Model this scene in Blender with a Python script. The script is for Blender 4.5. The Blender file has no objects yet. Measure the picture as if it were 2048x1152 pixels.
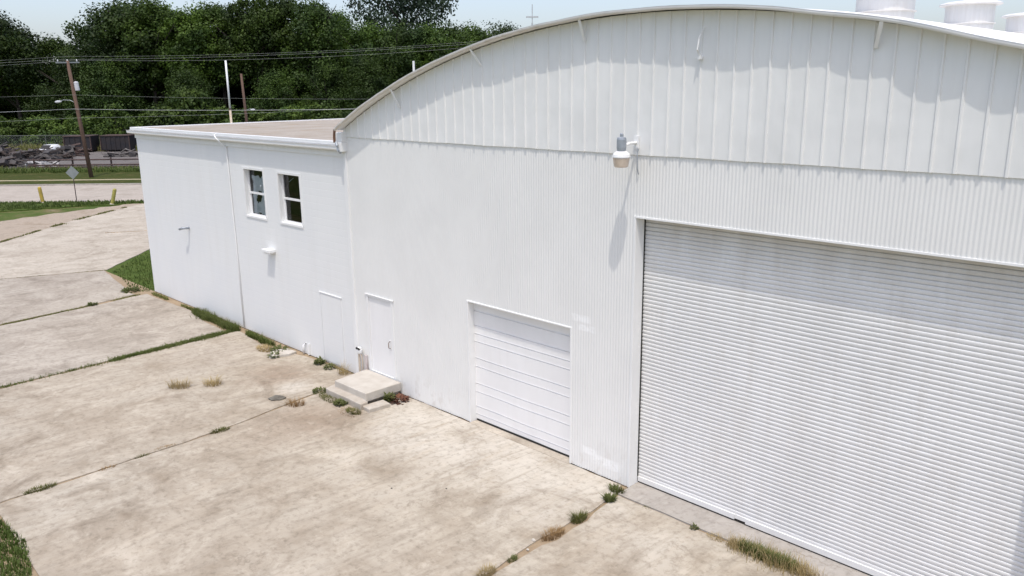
import bpy, math, random
from mathutils import Matrix, Vector, noise
sc = bpy.context.scene
COL = sc.collection
rad = math.radians
# ------------------------------------------------------------------ camera, sky, sun, exposure
R = ((0.707831716, 0.706291496, -0.011250953), (0.163312878, -0.179123566, -0.970177124), (-0.687243164, 0.684884713, -0.242135838))
CAM = Vector((0.0, -11.9, 7.75))
cam_d = bpy.data.cameras.new('camera'); cam = bpy.data.objects.new('camera', cam_d); COL.objects.link(cam)
cam_d.sensor_width = 36.0; cam_d.lens = 36.0 * 1611.855 / 2048; cam_d.clip_start = 0.1; cam_d.clip_end = 5000
m4 = Matrix.Identity(4)
for i in range(3):
    m4[i][0] = R[0][i]; m4[i][1] = -R[1][i]; m4[i][2] = -R[2][i]; m4[i][3] = CAM[i]
cam.matrix_world = m4
sc.camera = cam
SUN = Vector((0.85, -1.0, 3.4)).normalized()
elev = math.asin(SUN.z); rot = math.atan2(SUN.x, SUN.y)
w = bpy.data.worlds.new('World'); sc.world = w; w.use_nodes = True
nt = w.node_tree
bg = nt.nodes['Background']
sky = nt.nodes.new('ShaderNodeTexSky'); sky.sky_type = 'NISHITA'; sky.sun_disc = False
sky.sun_elevation = elev; sky.sun_rotation = rot
sky.air_density = 1.0; sky.dust_density = 3.2; sky.ozone_density = 1.6; sky.altitude = 100
hz = nt.nodes.new('ShaderNodeMix'); hz.data_type = 'RGBA'; hz.blend_type = 'ADD'; hz.inputs[0].default_value = 1.0   # summer haze whitening the whole sky
hz.inputs[7].default_value = (1.12, 1.10, 1.30, 1)
nt.links.new(sky.outputs[0], hz.inputs[6]); nt.links.new(hz.outputs[2], bg.inputs[0]); bg.inputs[1].default_value = 0.15
sun_d = bpy.data.lights.new('sun', 'SUN'); sun_d.energy = 2.0; sun_d.angle = rad(0.7); sun_d.color = (1.0, 0.95, 0.87)
sun = bpy.data.objects.new('sun', sun_d); COL.objects.link(sun)
sun.rotation_euler = SUN.to_track_quat('Z', 'Y').to_euler()
vs = sc.view_settings; vs.view_transform = 'Standard'; vs.look = 'None'; vs.gamma = 1.0; vs.exposure = 0.29
vs.use_curve_mapping = False
random.seed(11)
RND = random.Random(5)

# ------------------------------------------------------------------ materials
def new_mat(name):
    m = bpy.data.materials.new(name); m.use_nodes = True
    n = m.node_tree; b = n.nodes['Principled BSDF']
    return m, n, b
def nd(n, t, **kw):
    x = n.nodes.new(t)
    for k, v in kw.items(): setattr(x, k, v)
    return x
def ramp(n, fac, stops):
    r = nd(n, 'ShaderNodeValToRGB'); e = r.color_ramp.elements
    while len(e) < len(stops): e.new(0.5)
    for i, (p, c) in enumerate(stops):
        e[i].position = p; e[i].color = (c[0], c[1], c[2], 1) if not isinstance(c, float) else (c, c, c, 1)
    n.links.new(fac, r.inputs[0]); return r.outputs[0]
def coords(n, scale=(1, 1, 1)):
    g = nd(n, 'ShaderNodeNewGeometry'); mp = nd(n, 'ShaderNodeMapping'); mp.inputs['Scale'].default_value = scale
    n.links.new(g.outputs['Position'], mp.inputs['Vector']); return mp.outputs[0]
def noise_n(n, vec, scale, detail=5, rough=0.55, dist=0.0):
    t = nd(n, 'ShaderNodeTexNoise'); t.inputs['Scale'].default_value = scale; t.inputs['Detail'].default_value = detail
    t.inputs['Roughness'].default_value = rough; t.inputs['Distortion'].default_value = dist
    n.links.new(vec, t.inputs['Vector']); return t.outputs[0]
def mix(n, a, b, fac, mode='MIX'):
    x = nd(n, 'ShaderNodeMix', data_type='RGBA', blend_type=mode)
    for sock, v in ((x.inputs[0], fac), (x.inputs[6], a), (x.inputs[7], b)):
        if hasattr(v, 'node'): n.links.new(v, sock)
        elif isinstance(v, (int, float)): sock.default_value = v
        else: sock.default_value = (v[0], v[1], v[2], 1)
    return x.outputs[2]
def bump(n, b, h, strength=0.3, dist=0.01, normal=None):
    x = nd(n, 'ShaderNodeBump'); x.inputs['Strength'].default_value = strength; x.inputs['Distance'].default_value = dist
    n.links.new(h, x.inputs['Height'])
    if normal: n.links.new(normal, x.inputs['Normal'])
    n.links.new(x.outputs[0], b.inputs['Normal']); return x.outputs[0]
def simple(name, col, col2=None, scale=3.0, rough=0.6, metal=0.0, stretch=(1, 1, 1), lo=0.35, hi=0.65, bmp=0.0):
    m, n, b = new_mat(name)
    b.inputs['Roughness'].default_value = rough; b.inputs['Metallic'].default_value = metal
    v = coords(n, stretch); f = noise_n(n, v, scale)
    c = ramp(n, f, [(lo, col), (hi, col2 or tuple(x * 0.85 for x in col))])
    n.links.new(c, b.inputs['Base Color'])
    if bmp: bump(n, b, noise_n(n, v, scale * 6), bmp, 0.01)
    return m

def painted_metal(name, base, dirt, amount=0.5, oil=0.0, rust=None, rough=0.5):
    m, n, b = new_mat(name)
    v1 = coords(n, (1.0, 1.0, 0.12)); v2 = coords(n)
    streak = noise_n(n, v1, 5.0, 6, 0.6); blot = noise_n(n, v2, 0.7, 5, 0.6)
    fine = noise_n(n, v2, 30.0, 3, 0.7)
    c = mix(n, base, dirt, ramp(n, streak, [(0.45, (0, 0, 0)), (0.78, (amount, amount, amount))]))
    c = mix(n, c, tuple(x * 0.93 for x in base), ramp(n, blot, [(0.4, (0, 0, 0)), (0.7, (0.8, 0.8, 0.8))]))
    c = mix(n, c, tuple(x * 0.9 for x in dirt), ramp(n, fine, [(0.68, (0, 0, 0)), (0.8, (0.35, 0.35, 0.35))]))
    if rust:
        rr = noise_n(n, v2, 2.2, 7, 0.7)
        c = mix(n, c, rust, ramp(n, rr, [(0.5, (0, 0, 0)), (0.72, (0.5, 0.5, 0.5))]))
    n.links.new(c, b.inputs['Base Color']); b.inputs['Roughness'].default_value = rough
    if oil: bump(n, b, noise_n(n, coords(n, (1.6, 1, 0.9)), 1.1, 2, 0.5), oil, 0.06)
    return m

M = {}
M['corrugated'] = painted_metal('white corrugated steel', (0.775, 0.77, 0.75), (0.70, 0.685, 0.66), 0.18)
# paint flaking and patched spots near the foot of the wall
def patch_paint(m):
    n = m.node_tree; b = n.nodes['Principled BSDF']; src = b.inputs['Base Color'].links[0].from_socket
    g = nd(n, 'ShaderNodeNewGeometry'); sp = nd(n, 'ShaderNodeSeparateXYZ'); n.links.new(g.outputs['Position'], sp.inputs[0])
    fl = noise_n(n, coords(n, (1, 1, 0.7)), 3.4, 6, 0.65)
    h = nd(n, 'ShaderNodeMapRange'); h.inputs[1].default_value = 0.9; h.inputs[2].default_value = 0.1
    h.inputs[3].default_value = 0.0; h.inputs[4].default_value = 1.0; n.links.new(sp.outputs[2], h.inputs[0])
    mul = nd(n, 'ShaderNodeMath', operation='MULTIPLY'); n.links.new(h.outputs[0], mul.inputs[0])
    n.links.new(ramp(n, fl, [(0.52, (0, 0, 0)), (0.6, (1, 1, 1))]), mul.inputs[1])
    c = mix(n, src, (0.68, 0.66, 0.63), mul.outputs[0])
    for cx_, cz_, wx_, wz_ in ((-10.0, 3.24, 0.22, 0.07), (-9.85, 3.06, 0.20, 0.06), (-9.3, 0.32, 0.35, 0.10), (-9.75, 0.45, 0.18, 0.08)):
        ms = []
        for o_, c_, w_ in ((0, cx_, wx_), (2, cz_, wz_)):
            k = nd(n, 'ShaderNodeMath', operation='SUBTRACT'); k.inputs[1].default_value = c_; n.links.new(sp.outputs[o_], k.inputs[0])
            k2 = nd(n, 'ShaderNodeMath', operation='ABSOLUTE'); n.links.new(k.outputs[0], k2.inputs[0])
            mr = nd(n, 'ShaderNodeMapRange'); mr.inputs[1].default_value = w_ * 1.3; mr.inputs[2].default_value = w_ * 0.8; n.links.new(k2.outputs[0], mr.inputs[0]); ms.append(mr.outputs[0])
        mu = nd(n, 'ShaderNodeMath', operation='MULTIPLY'); n.links.new(ms[0], mu.inputs[0]); n.links.new(ms[1], mu.inputs[1])
        c = mix(n, c, (0.85, 0.85, 0.84), mix(n, mu.outputs[0], ramp(n, noise_n(n, coords(n), 6.0, 6, 0.7), [(0.38, (0, 0, 0)), (0.55, (1, 1, 1))]), 1.0, 'MULTIPLY'))
    n.links.new(c, b.inputs['Base Color'])
patch_paint(M['corrugated'])
M['gable'] = painted_metal('white ribbed sheet', (0.78, 0.78, 0.765), (0.64, 0.63, 0.60), 0.3, oil=0.5)
M['roof_white'] = painted_metal('white roof coating', (0.83, 0.82, 0.80), (0.62, 0.58, 0.52), 0.3)
def edge_mix(m):
    n = m.node_tree; b = n.nodes['Principled BSDF']; src = b.inputs['Base Color'].links[0].from_socket
    g = nd(n, 'ShaderNodeNewGeometry'); sp = nd(n, 'ShaderNodeSeparateXYZ'); n.links.new(g.outputs['Position'], sp.inputs[0])
    h = nd(n, 'ShaderNodeMapRange'); h.inputs[1].default_value = -11.5; h.inputs[2].default_value = -6.5; n.links.new(sp.outputs[0], h.inputs[0])
    n.links.new(mix(n, src, (0.80, 0.79, 0.77), h.outputs[0]), b.inputs['Base Color'])
M['fascia_dirty'] = painted_metal('weathered roof edge', (0.74, 0.70, 0.65), (0.50, 0.43, 0.35), 0.6, rust=(0.52, 0.45, 0.38))
edge_mix(M['fascia_dirty'])
M['trim'] = painted_metal('white trim', (0.81, 0.81, 0.80), (0.6, 0.58, 0.54), 0.3)
M['trim_bright'] = painted_metal('bright white gutter', (0.81, 0.81, 0.805), (0.68, 0.66, 0.64), 0.3, rough=0.4)
M['slat'] = painted_metal('white roller slats', (0.745, 0.74, 0.73), (0.58, 0.55, 0.51), 0.45, rough=0.5)
def top_shade_grime(m):
    # lintel shade painted in with brown dirt streaks, fading out below the top slats
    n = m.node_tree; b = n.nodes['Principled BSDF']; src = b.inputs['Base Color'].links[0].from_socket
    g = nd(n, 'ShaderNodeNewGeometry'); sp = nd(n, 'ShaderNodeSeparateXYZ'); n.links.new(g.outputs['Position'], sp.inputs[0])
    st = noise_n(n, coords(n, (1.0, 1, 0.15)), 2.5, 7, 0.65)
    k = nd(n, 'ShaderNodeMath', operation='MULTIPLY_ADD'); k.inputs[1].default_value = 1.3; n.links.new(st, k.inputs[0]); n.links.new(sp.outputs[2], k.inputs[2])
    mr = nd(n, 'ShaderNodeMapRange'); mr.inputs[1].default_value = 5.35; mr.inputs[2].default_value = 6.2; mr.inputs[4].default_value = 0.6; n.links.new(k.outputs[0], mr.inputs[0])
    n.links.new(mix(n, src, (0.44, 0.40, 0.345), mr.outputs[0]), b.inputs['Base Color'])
top_shade_grime(M['slat'])
M['door'] = painted_metal('white painted door', (0.82, 0.81, 0.805), (0.66, 0.64, 0.61), 0.25)
M['groove'] = simple('grey sealed joint', (0.68, 0.68, 0.675), (0.74, 0.74, 0.735), 2.0, 0.8)
M['dark'] = simple('dark rubber', (0.02, 0.018, 0.016), rough=0.8)
M['interior'] = simple('dim interior', (0.14, 0.14, 0.145), (0.08, 0.08, 0.085), rough=0.9)
M['grey_metal'] = simple('grey galvanised', (0.38, 0.41, 0.45), (0.30, 0.33, 0.37), 8, 0.45, 0.3)
M['rust'] = simple('rusty steel', (0.16, 0.08, 0.045), (0.09, 0.05, 0.035), 6, 0.85, bmp=0.3)
M['rust_pale'] = simple('rusty white steel', (0.62, 0.55, 0.45), (0.30, 0.18, 0.10), 3, 0.8, stretch=(1, 1, 0.3))
M['mauve'] = simple('stained pinkish paint', (0.60, 0.55, 0.53), (0.36, 0.28, 0.26), 9, 0.7, stretch=(1, 1, 0.3))
M['lens'] = simple('frosted tan lens', (0.62, 0.52, 0.43), (0.55, 0.45, 0.36), 12, 0.25)
M['yellow'] = simple('worn yellow paint', (0.48, 0.34, 0.055), (0.34, 0.25, 0.06), 5, 0.6, stretch=(1, 1, 0.5))
M['yellow_green'] = simple('worn lemon paint', (0.46, 0.42, 0.08), (0.30, 0.27, 0.08), 5, 0.6, stretch=(1, 1, 0.5))
M['pole_wood'] = simple('weathered pole wood', (0.14, 0.085, 0.06), (0.09, 0.055, 0.04), 5, 0.9, stretch=(1, 1, 0.08), bmp=0.4)
M['wire'] = simple('bright wire', (0.42, 0.44, 0.45), rough=0.5, metal=0.3)
M['wire_dark'] = simple('dull wire', (0.30, 0.32, 0.30), rough=0.6)
M['insulator'] = simple('glazed insulator', (0.55, 0.56, 0.58), rough=0.25)
M['sign_back'] = simple('bare aluminium', (0.25, 0.265, 0.265), (0.20, 0.22, 0.22), 4, 0.7, 0.0)
M['fence_grey'] = simple('dull fence steel', (0.16, 0.17, 0.155), rough=0.6)
M['dark_steel'] = simple('dark container steel', (0.014, 0.013, 0.017), (0.024, 0.018, 0.018), 1.5, 0.7)
M['brown_steel'] = simple('brown rail steel', (0.085, 0.05, 0.042), (0.05, 0.034, 0.03), 2.5, 0.8)
M['scrap_brown'] = simple('brown scrap', (0.085, 0.06, 0.05), (0.035, 0.03, 0.028), 2.0, 0.85)
M['scrap_grey'] = simple('grey scrap', (0.085, 0.074, 0.07), (0.04, 0.036, 0.036), 2.0, 0.7)
M['rubble_pale'] = simple('pale rubble', (0.42, 0.41, 0.40), (0.25, 0.24, 0.235), 3.0, 0.8)
M['car_white'] = simple('white car paint', (0.78, 0.78, 0.78), rough=0.25)
M['tyre'] = simple('tyre rubber', (0.02, 0.02, 0.02), rough=0.9)
M['plastic_sheet'] = simple('cloudy plastic sheet', (0.85, 0.87, 0.89), (0.66, 0.69, 0.72), 5, 0.4)
M['bark'] = simple('bark', (0.07, 0.055, 0.045), (0.04, 0.03, 0.025), 3, 0.95, stretch=(1, 1, 0.2))
M['stoop'] = simple('pale step concrete', (0.52, 0.485, 0.43), (0.45, 0.41, 0.355), 3.0, 0.9, bmp=0.25)
M['stoop_low'] = simple('pale lower concrete', (0.47, 0.43, 0.375), (0.40, 0.35, 0.29), 4.0, 0.9, bmp=0.25)
M['stone'] = simple('dark stone', (0.16, 0.15, 0.125), (0.10, 0.09, 0.075), 6.0, 0.95, bmp=0.5)
M['dead_leaf'] = simple('rust brown dead leaves', (0.16, 0.065, 0.035), (0.09, 0.04, 0.025), 9, 0.9)
M['weathered_vent'] = painted_metal('white ventilator', (0.76, 0.745, 0.725), (0.55, 0.50, 0.45), 0.5)

def glass():
    m, n, b = new_mat('window glass'); n.nodes.remove(b)
    out = n.nodes['Material Output']
    tr = nd(n, 'ShaderNodeBsdfTransparent'); tr.inputs[0].default_value = (0.86, 0.88, 0.89, 1)
    gl = nd(n, 'ShaderNodeBsdfGlossy'); gl.inputs['Roughness'].default_value = 0.03
    fr = nd(n, 'ShaderNodeFresnel'); fr.inputs[0].default_value = 1.5
    a = nd(n, 'ShaderNodeMath', operation='ADD'); a.inputs[1].default_value = 0.0; n.links.new(fr.outputs[0], a.inputs[0])
    mx = nd(n, 'ShaderNodeMixShader'); n.links.new(a.outputs[0], mx.inputs[0])
    n.links.new(tr.outputs[0], mx.inputs[1]); n.links.new(gl.outputs[0], mx.inputs[2]); n.links.new(mx.outputs[0], out.inputs[0])
    return m
M['glass'] = glass()

def brick_wall():
    m, n, b = new_mat('white painted block')
    v = coords(n); sp = nd(n, 'ShaderNodeSeparateXYZ'); n.links.new(v, sp.inputs[0])
    cb = nd(n, 'ShaderNodeCombineXYZ'); n.links.new(sp.outputs[0], cb.inputs[0]); n.links.new(sp.outputs[2], cb.inputs[1])
    t = nd(n, 'ShaderNodeTexBrick'); t.inputs['Scale'].default_value = 1.0; t.inputs['Mortar Size'].default_value = 0.012
    t.inputs['Brick Width'].default_value = 0.406; t.inputs['Row Height'].default_value = 0.203; t.inputs['Mortar Smooth'].default_value = 0.4
    n.links.new(cb.outputs[0], t.inputs['Vector'])
    v1 = coords(n, (1, 1, 0.1)); st = noise_n(n, v1, 3.0, 6, 0.6); bl = noise_n(n, v, 0.5, 5)
    c = mix(n, (0.775, 0.776, 0.765), (0.69, 0.68, 0.655), ramp(n, st, [(0.48, (0, 0, 0)), (0.8, (0.45, 0.45, 0.45))]))
    c = mix(n, c, (0.745, 0.75, 0.75), ramp(n, bl, [(0.4, (0, 0, 0)), (0.65, (0.8, 0.8, 0.8))]))
    n.links.new(c, b.inputs['Base Color']); b.inputs['Roughness'].default_value = 0.65
    inv = nd(n, 'ShaderNodeMath', operation='SUBTRACT'); inv.inputs[0].default_value = 1.0; n.links.new(t.outputs['Fac'], inv.inputs[1])
    n1 = bump(n, b, inv.outputs[0], 0.35, 0.004)
    bump(n, b, noise_n(n, v, 25, 4), 0.15, 0.004, n1)
    return m
M['block'] = brick_wall()

def concrete(name, a, bcol, stain, seedoff=0.0, cracks=True, spots=()):
    m, n, b = new_mat(name)
    mp = coords(n); ad = nd(n, 'ShaderNodeVectorMath', operation='ADD'); ad.inputs[1].default_value = (seedoff, seedoff * 0.7, 0)
    n.links.new(mp, ad.inputs[0]); v = ad.outputs[0]
    K = ((0, 0, 0), (1, 1, 1))
    def g(x): return (x, x, x)
    fine = noise_n(n, v, 7.0, 8, 0.72); grit = noise_n(n, v, 60.0, 3, 0.7)
    c = mix(n, a, bcol, ramp(n, noise_n(n, v, 0.30, 6, 0.62, 0.6), [(0.38, K[0]), (0.62, K[1])]))
    c = mix(n, c, stain, ramp(n, noise_n(n, v, 0.9, 9, 0.68, 0.5), [(0.46, K[0]), (0.70, g(0.8))]))
    c = mix(n, c, tuple(min(1, x * 1.22) for x in a), ramp(n, noise_n(n, v, 0.8, 8, 0.66, 0.9), [(0.53, K[0]), (0.70, g(0.75))]))
    for (sx, sy, sr, scol, sst) in spots:
        dv = nd(n, 'ShaderNodeVectorMath', operation='DISTANCE'); dv.inputs[1].default_value = (sx, sy, 0); n.links.new(mp, dv.inputs[0])
        su = nd(n, 'ShaderNodeMath', operation='MULTIPLY_ADD'); su.inputs[1].default_value = sr * 2.4; n.links.new(noise_n(n, v, 0.9, 8, 0.7), su.inputs[0]); n.links.new(dv.outputs['Value'], su.inputs[2])
        mr = nd(n, 'ShaderNodeMapRange'); mr.inputs[1].default_value = sr * 1.3; mr.inputs[2].default_value = sr * 2.5; mr.inputs[3].default_value = sst; mr.inputs[4].default_value = 0.0
        n.links.new(su.outputs[0], mr.inputs[0]); c = mix(n, c, scol, mr.outputs[0])
    # drag marks and old tyre wear, two directions
    for ang, scy, lo, st, k in ((-1.48, 6, 0.50, 0.6, 0.74), (-1.62, 4, 0.53, 0.6, 1.22), (-0.95, 5, 0.55, 0.45, 0.76)):
        d0 = nd(n, 'ShaderNodeMapping'); d0.inputs['Rotation'].default_value = (0, 0, ang); n.links.new(v, d0.inputs['Vector'])
        dr = nd(n, 'ShaderNodeMapping'); dr.inputs['Scale'].default_value = (0.55, scy, 1)
        n.links.new(d0.outputs[0], dr.inputs['Vector'])
        c = mix(n, c, tuple(min(1, x * k) for x in bcol), ramp(n, noise_n(n, dr.outputs[0], 0.9, 7, 0.65), [(lo, K[0]), (lo + 0.2, g(st))]))
    # weathered blotches, speckle, grit
    c = mix(n, c, (stain[0] * 0.66, stain[1] * 0.63, stain[2] * 0.6), ramp(n, noise_n(n, v, 0.5, 10, 0.72, 1.0), [(0.53, K[0]), (0.75, g(0.8))]))
    c = mix(n, c, tuple(x * 0.62 for x in stain), ramp(n, fine, [(0.50, K[0]), (0.72, g(0.6))]))
    c = mix(n, c, tuple(min(1, x * 1.25) for x in a), ramp(n, noise_n(n, v, 4.0, 8, 0.75), [(0.56, K[0]), (0.72, g(0.5))]))
    c = mix(n, c, tuple(x * 0.55 for x in stain), ramp(n, grit, [(0.60, K[0]), (0.75, g(0.5))]))
    if cracks:
        vo = nd(n, 'ShaderNodeTexVoronoi', feature='DISTANCE_TO_EDGE'); vo.inputs['Scale'].default_value = 0.27
        dn = nd(n, 'ShaderNodeTexNoise'); dn.inputs['Scale'].default_value = 1.6; dn.inputs['Detail'].default_value = 8; dn.inputs['Roughness'].default_value = 0.65; n.links.new(v, dn.inputs['Vector'])
        sc_ = nd(n, 'ShaderNodeVectorMath', operation='SCALE'); sc_.inputs['Scale'].default_value = 1.1; n.links.new(dn.outputs[1], sc_.inputs[0])
        a2 = nd(n, 'ShaderNodeVectorMath', operation='ADD'); n.links.new(v, a2.inputs[0]); n.links.new(sc_.outputs[0], a2.inputs[1])
        n.links.new(a2.outputs[0], vo.inputs['Vector'])
        ln = ramp(n, vo.outputs['Distance'], [(0.0, K[1]), (0.007, K[0])])
        gate = ramp(n, noise_n(n, v, 0.35, 4), [(0.5, K[0]), (0.62, g(0.5))])
        c = mix(n, c, (0.2, 0.16, 0.12), mix(n, ln, gate, 1.0, 'MULTIPLY'))
    n.links.new(c, b.inputs['Base Color']); b.inputs['Roughness'].default_value = 0.95; b.inputs['Specular IOR Level'].default_value = 0.15
    n1 = bump(n, b, fine, 0.25, 0.01); bump(n, b, grit, 0.3, 0.004, n1)
    return m
CA, CB, CS = (0.45, 0.402, 0.33), (0.385, 0.33, 0.26), (0.255, 0.205, 0.15)
PALE, TAN = (0.56, 0.52, 0.455), (0.27, 0.20, 0.145)
M['concrete'] = concrete('stained concrete', CA, CB, CS, 0.0, True, ((-12.3, -0.6, 2.4, PALE, 0.9), (-9.7, -0.9, 1.6, PALE, 0.8), (-14.6, -0.6, 1.3, PALE, 0.8), (-11.5, -3.2, 1.6, CA, 0.6), (-16.3, -2.6, 1.3, TAN, 0.6), (-7.3, -1.4, 1.0, PALE, 0.5)))
M['concrete_warm'] = concrete('brown stained concrete', CA, CB, CS, 31.0, True, ((-19.6, -1.5, 1.0, TAN, 0.75), (-18.6, -1.7, 0.55, PALE, 0.9), (-22.8, -1.9, 1.5, (0.42, 0.37, 0.31), 0.6)))
M['concrete_grey'] = concrete('grey weathered concrete', (0.43, 0.385, 0.325), (0.365, 0.32, 0.265), (0.25, 0.21, 0.168), 67.0)
M['concrete_pale'] = concrete('pale drive concrete', (0.49, 0.438, 0.365), (0.43, 0.378, 0.31), (0.32, 0.275, 0.215), 93.0)
M['road'] = concrete('pale road surface', (0.42, 0.37, 0.32), (0.39, 0.345, 0.295), (0.35, 0.305, 0.255), 12.0, False)
M['threshold'] = concrete('grey threshold concrete', (0.41, 0.38, 0.345), (0.37, 0.34, 0.305), (0.32, 0.285, 0.245), 44.0)

def ground_mat():
    m, n, b = new_mat('lawn and dirt'); v = coords(n)
    c = ramp(n, noise_n(n, v, 0.35, 7, 0.7), [(0.35, (0.055, 0.085, 0.02)), (0.5, (0.085, 0.115, 0.03)), (0.62, (0.17, 0.14, 0.07)), (0.75, (0.25, 0.2, 0.14))])
    c = mix(n, c, (0.05, 0.08, 0.02), ramp(n, noise_n(n, v, 6, 5, 0.7), [(0.45, (0, 0, 0)), (0.7, (0.7, 0.7, 0.7))]))
    n.links.new(c, b.inputs['Base Color']); b.inputs['Roughness'].default_value = 1.0; b.inputs['Specular IOR Level'].default_value = 0.08
    bump(n, b, noise_n(n, v, 12, 5, 0.7), 0.6, 0.05)
    return m
M['ground'] = ground_mat()
def dirt_mat(name, a, b_, c_):
    m, n, b = new_mat(name); v = coords(n)
    c = ramp(n, noise_n(n, v, 0.8, 8, 0.7), [(0.3, a), (0.5, b_), (0.7, c_)])
    c = mix(n, c, tuple(x * 0.6 for x in a), ramp(n, noise_n(n, v, 9, 5, 0.7), [(0.5, (0, 0, 0)), (0.75, (0.6, 0.6, 0.6))]))
    n.links.new(c, b.inputs['Base Color']); b.inputs['Roughness'].default_value = 1.0; b.inputs['Specular IOR Level'].default_value = 0.08
    bump(n, b, noise_n(n, v, 14, 5, 0.7), 0.6, 0.03)
    return m
M['dirt'] = dirt_mat('dry dirt', (0.31, 0.26, 0.205), (0.38, 0.315, 0.25), (0.25, 0.20, 0.14))
M['joint_dirt'] = dirt_mat('joint soil', (0.29, 0.215, 0.14), (0.34, 0.26, 0.175), (0.20, 0.16, 0.095))
M['lawn'] = dirt_mat('lawn soil', (0.055, 0.085, 0.02), (0.075, 0.11, 0.025), (0.10, 0.12, 0.035))
M['verge'] = dirt_mat('dry verge', (0.062, 0.072, 0.018), (0.045, 0.058, 0.014), (0.105, 0.09, 0.035))
M['gravel'] = dirt_mat('yard gravel', (0.12, 0.11, 0.105), (0.175, 0.16, 0.152), (0.085, 0.077, 0.07))
M['path'] = simple('sandy path', (0.40, 0.35, 0.23), (0.33, 0.28, 0.17), 1.5, 0.95)
M['roof_tan'] = dirt_mat('tan roof gravel', (0.42, 0.375, 0.325), (0.36, 0.32, 0.275), (0.32, 0.262, 0.195))

def leaf_mat(name, dark, light, scale=0.25, trans=0.25, vary=0.12):
    m, n, b = new_mat(name)
    oi = nd(n, 'ShaderNodeObjectInfo'); v = coords(n)
    f = noise_n(n, v, scale, 4, 0.6); g = noise_n(n, v, 3.0, 3, 0.6)
    c = ramp(n, f, [(0.36, dark), (0.64, light)])
    c = mix(n, c, tuple(x * 0.6 for x in dark), ramp(n, g, [(0.45, (0, 0, 0)), (0.7, (0.7, 0.7, 0.7))]))
    hs = nd(n, 'ShaderNodeHueSaturation')
    mr = nd(n, 'ShaderNodeMapRange'); mr.inputs[3].default_value = 1 - vary; mr.inputs[4].default_value = 1 + vary * 1.2
    n.links.new(oi.outputs['Random'], mr.inputs[0]); n.links.new(mr.outputs[0], hs.inputs['Value'])
    n.links.new(c, hs.inputs['Color'])
    n.links.new(hs.outputs[0], b.inputs['Base Color']); b.inputs['Roughness'].default_value = 0.6
    b.inputs['Specular IOR Level'].default_value = 0.25
    out = n.nodes['Material Output']
    tl = nd(n, 'ShaderNodeBsdfTranslucent'); n.links.new(hs.outputs[0], tl.inputs[0])
    mx = nd(n, 'ShaderNodeMixShader'); mx.inputs[0].default_value = trans
    n.links.new(b.outputs[0], mx.inputs[1]); n.links.new(tl.outputs[0], mx.inputs[2]); n.links.new(mx.outputs[0], out.inputs[0])
    return m
M['leaf_dark'] = leaf_mat('dark broadleaf', (0.018, 0.037, 0.008), (0.062, 0.105, 0.014), vary=0.4)
M['leaf_mid'] = leaf_mat('mid broadleaf', (0.026, 0.052, 0.008), (0.088, 0.145, 0.016), vary=0.4)
M['leaf_shrub'] = leaf_mat('bright shrub leaf', (0.032, 0.062, 0.011), (0.10, 0.15, 0.024), 0.5, vary=0.3)
M['leaf_blue'] = leaf_mat('blue green oak leaf', (0.022, 0.042, 0.022), (0.045, 0.075, 0.035), vary=0.4)
M['grass'] = leaf_mat('green grass', (0.085, 0.125, 0.026), (0.14, 0.18, 0.05), 0.9, 0.35)
M['grass_bright'] = leaf_mat('bright verge grass', (0.115, 0.148, 0.036), (0.185, 0.21, 0.07), 1.5, 0.45)
M['grass_olive'] = leaf_mat('olive grass', (0.15, 0.16, 0.045), (0.23, 0.215, 0.085), 1.2, 0.35)
M['grass_dry'] = leaf_mat('dry straw grass', (0.40, 0.31, 0.15), (0.52, 0.41, 0.22), 1.5, 0.3)
M['grass_brown'] = leaf_mat('brown dead grass', (0.32, 0.20, 0.09), (0.44, 0.30, 0.15), 1.5, 0.3)
M['weed'] = leaf_mat('weed leaf', (0.135, 0.16, 0.05), (0.22, 0.235, 0.095), 3.0, 0.5)

def mesh_fence():
    m, n, b = new_mat('chain link'); b.inputs['Base Color'].default_value = (0.3, 0.31, 0.3, 1); b.inputs['Metallic'].default_value = 0.4
    g = nd(n, 'ShaderNodeNewGeometry'); sp = nd(n, 'ShaderNodeSeparateXYZ'); n.links.new(g.outputs['Position'], sp.inputs[0])
    su = nd(n, 'ShaderNodeMath', operation='ADD'); n.links.new(sp.outputs[0], su.inputs[0]); n.links.new(sp.outputs[1], su.inputs[1])
    sc2 = nd(n, 'ShaderNodeMath', operation='MULTIPLY'); sc2.inputs[1].default_value = 0.7071; n.links.new(su.outputs[0], sc2.inputs[0])
    masks = []
    for op in ('ADD', 'SUBTRACT'):
        d = nd(n, 'ShaderNodeMath', operation=op); n.links.new(sc2.outputs[0], d.inputs[0]); n.links.new(sp.outputs[2], d.inputs[1])
        k = nd(n, 'ShaderNodeMath', operation='MULTIPLY'); k.inputs[1].default_value = 9.0; n.links.new(d.outputs[0], k.inputs[0])
        fr = nd(n, 'ShaderNodeMath', operation='FRACT'); n.links.new(k.outputs[0], fr.inputs[0])
        lt = nd(n, 'ShaderNodeMath', operation='LESS_THAN'); lt.inputs[1].default_value = 0.05; n.links.new(fr.outputs[0], lt.inputs[0]); masks.append(lt.outputs[0])
    mx = nd(n, 'ShaderNodeMath', operation='MAXIMUM'); n.links.new(masks[0], mx.inputs[0]); n.links.new(masks[1], mx.inputs[1])
    n.links.new(mx.outputs[0], b.inputs['Alpha'])
    return m
M['chain'] = mesh_fence()

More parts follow.
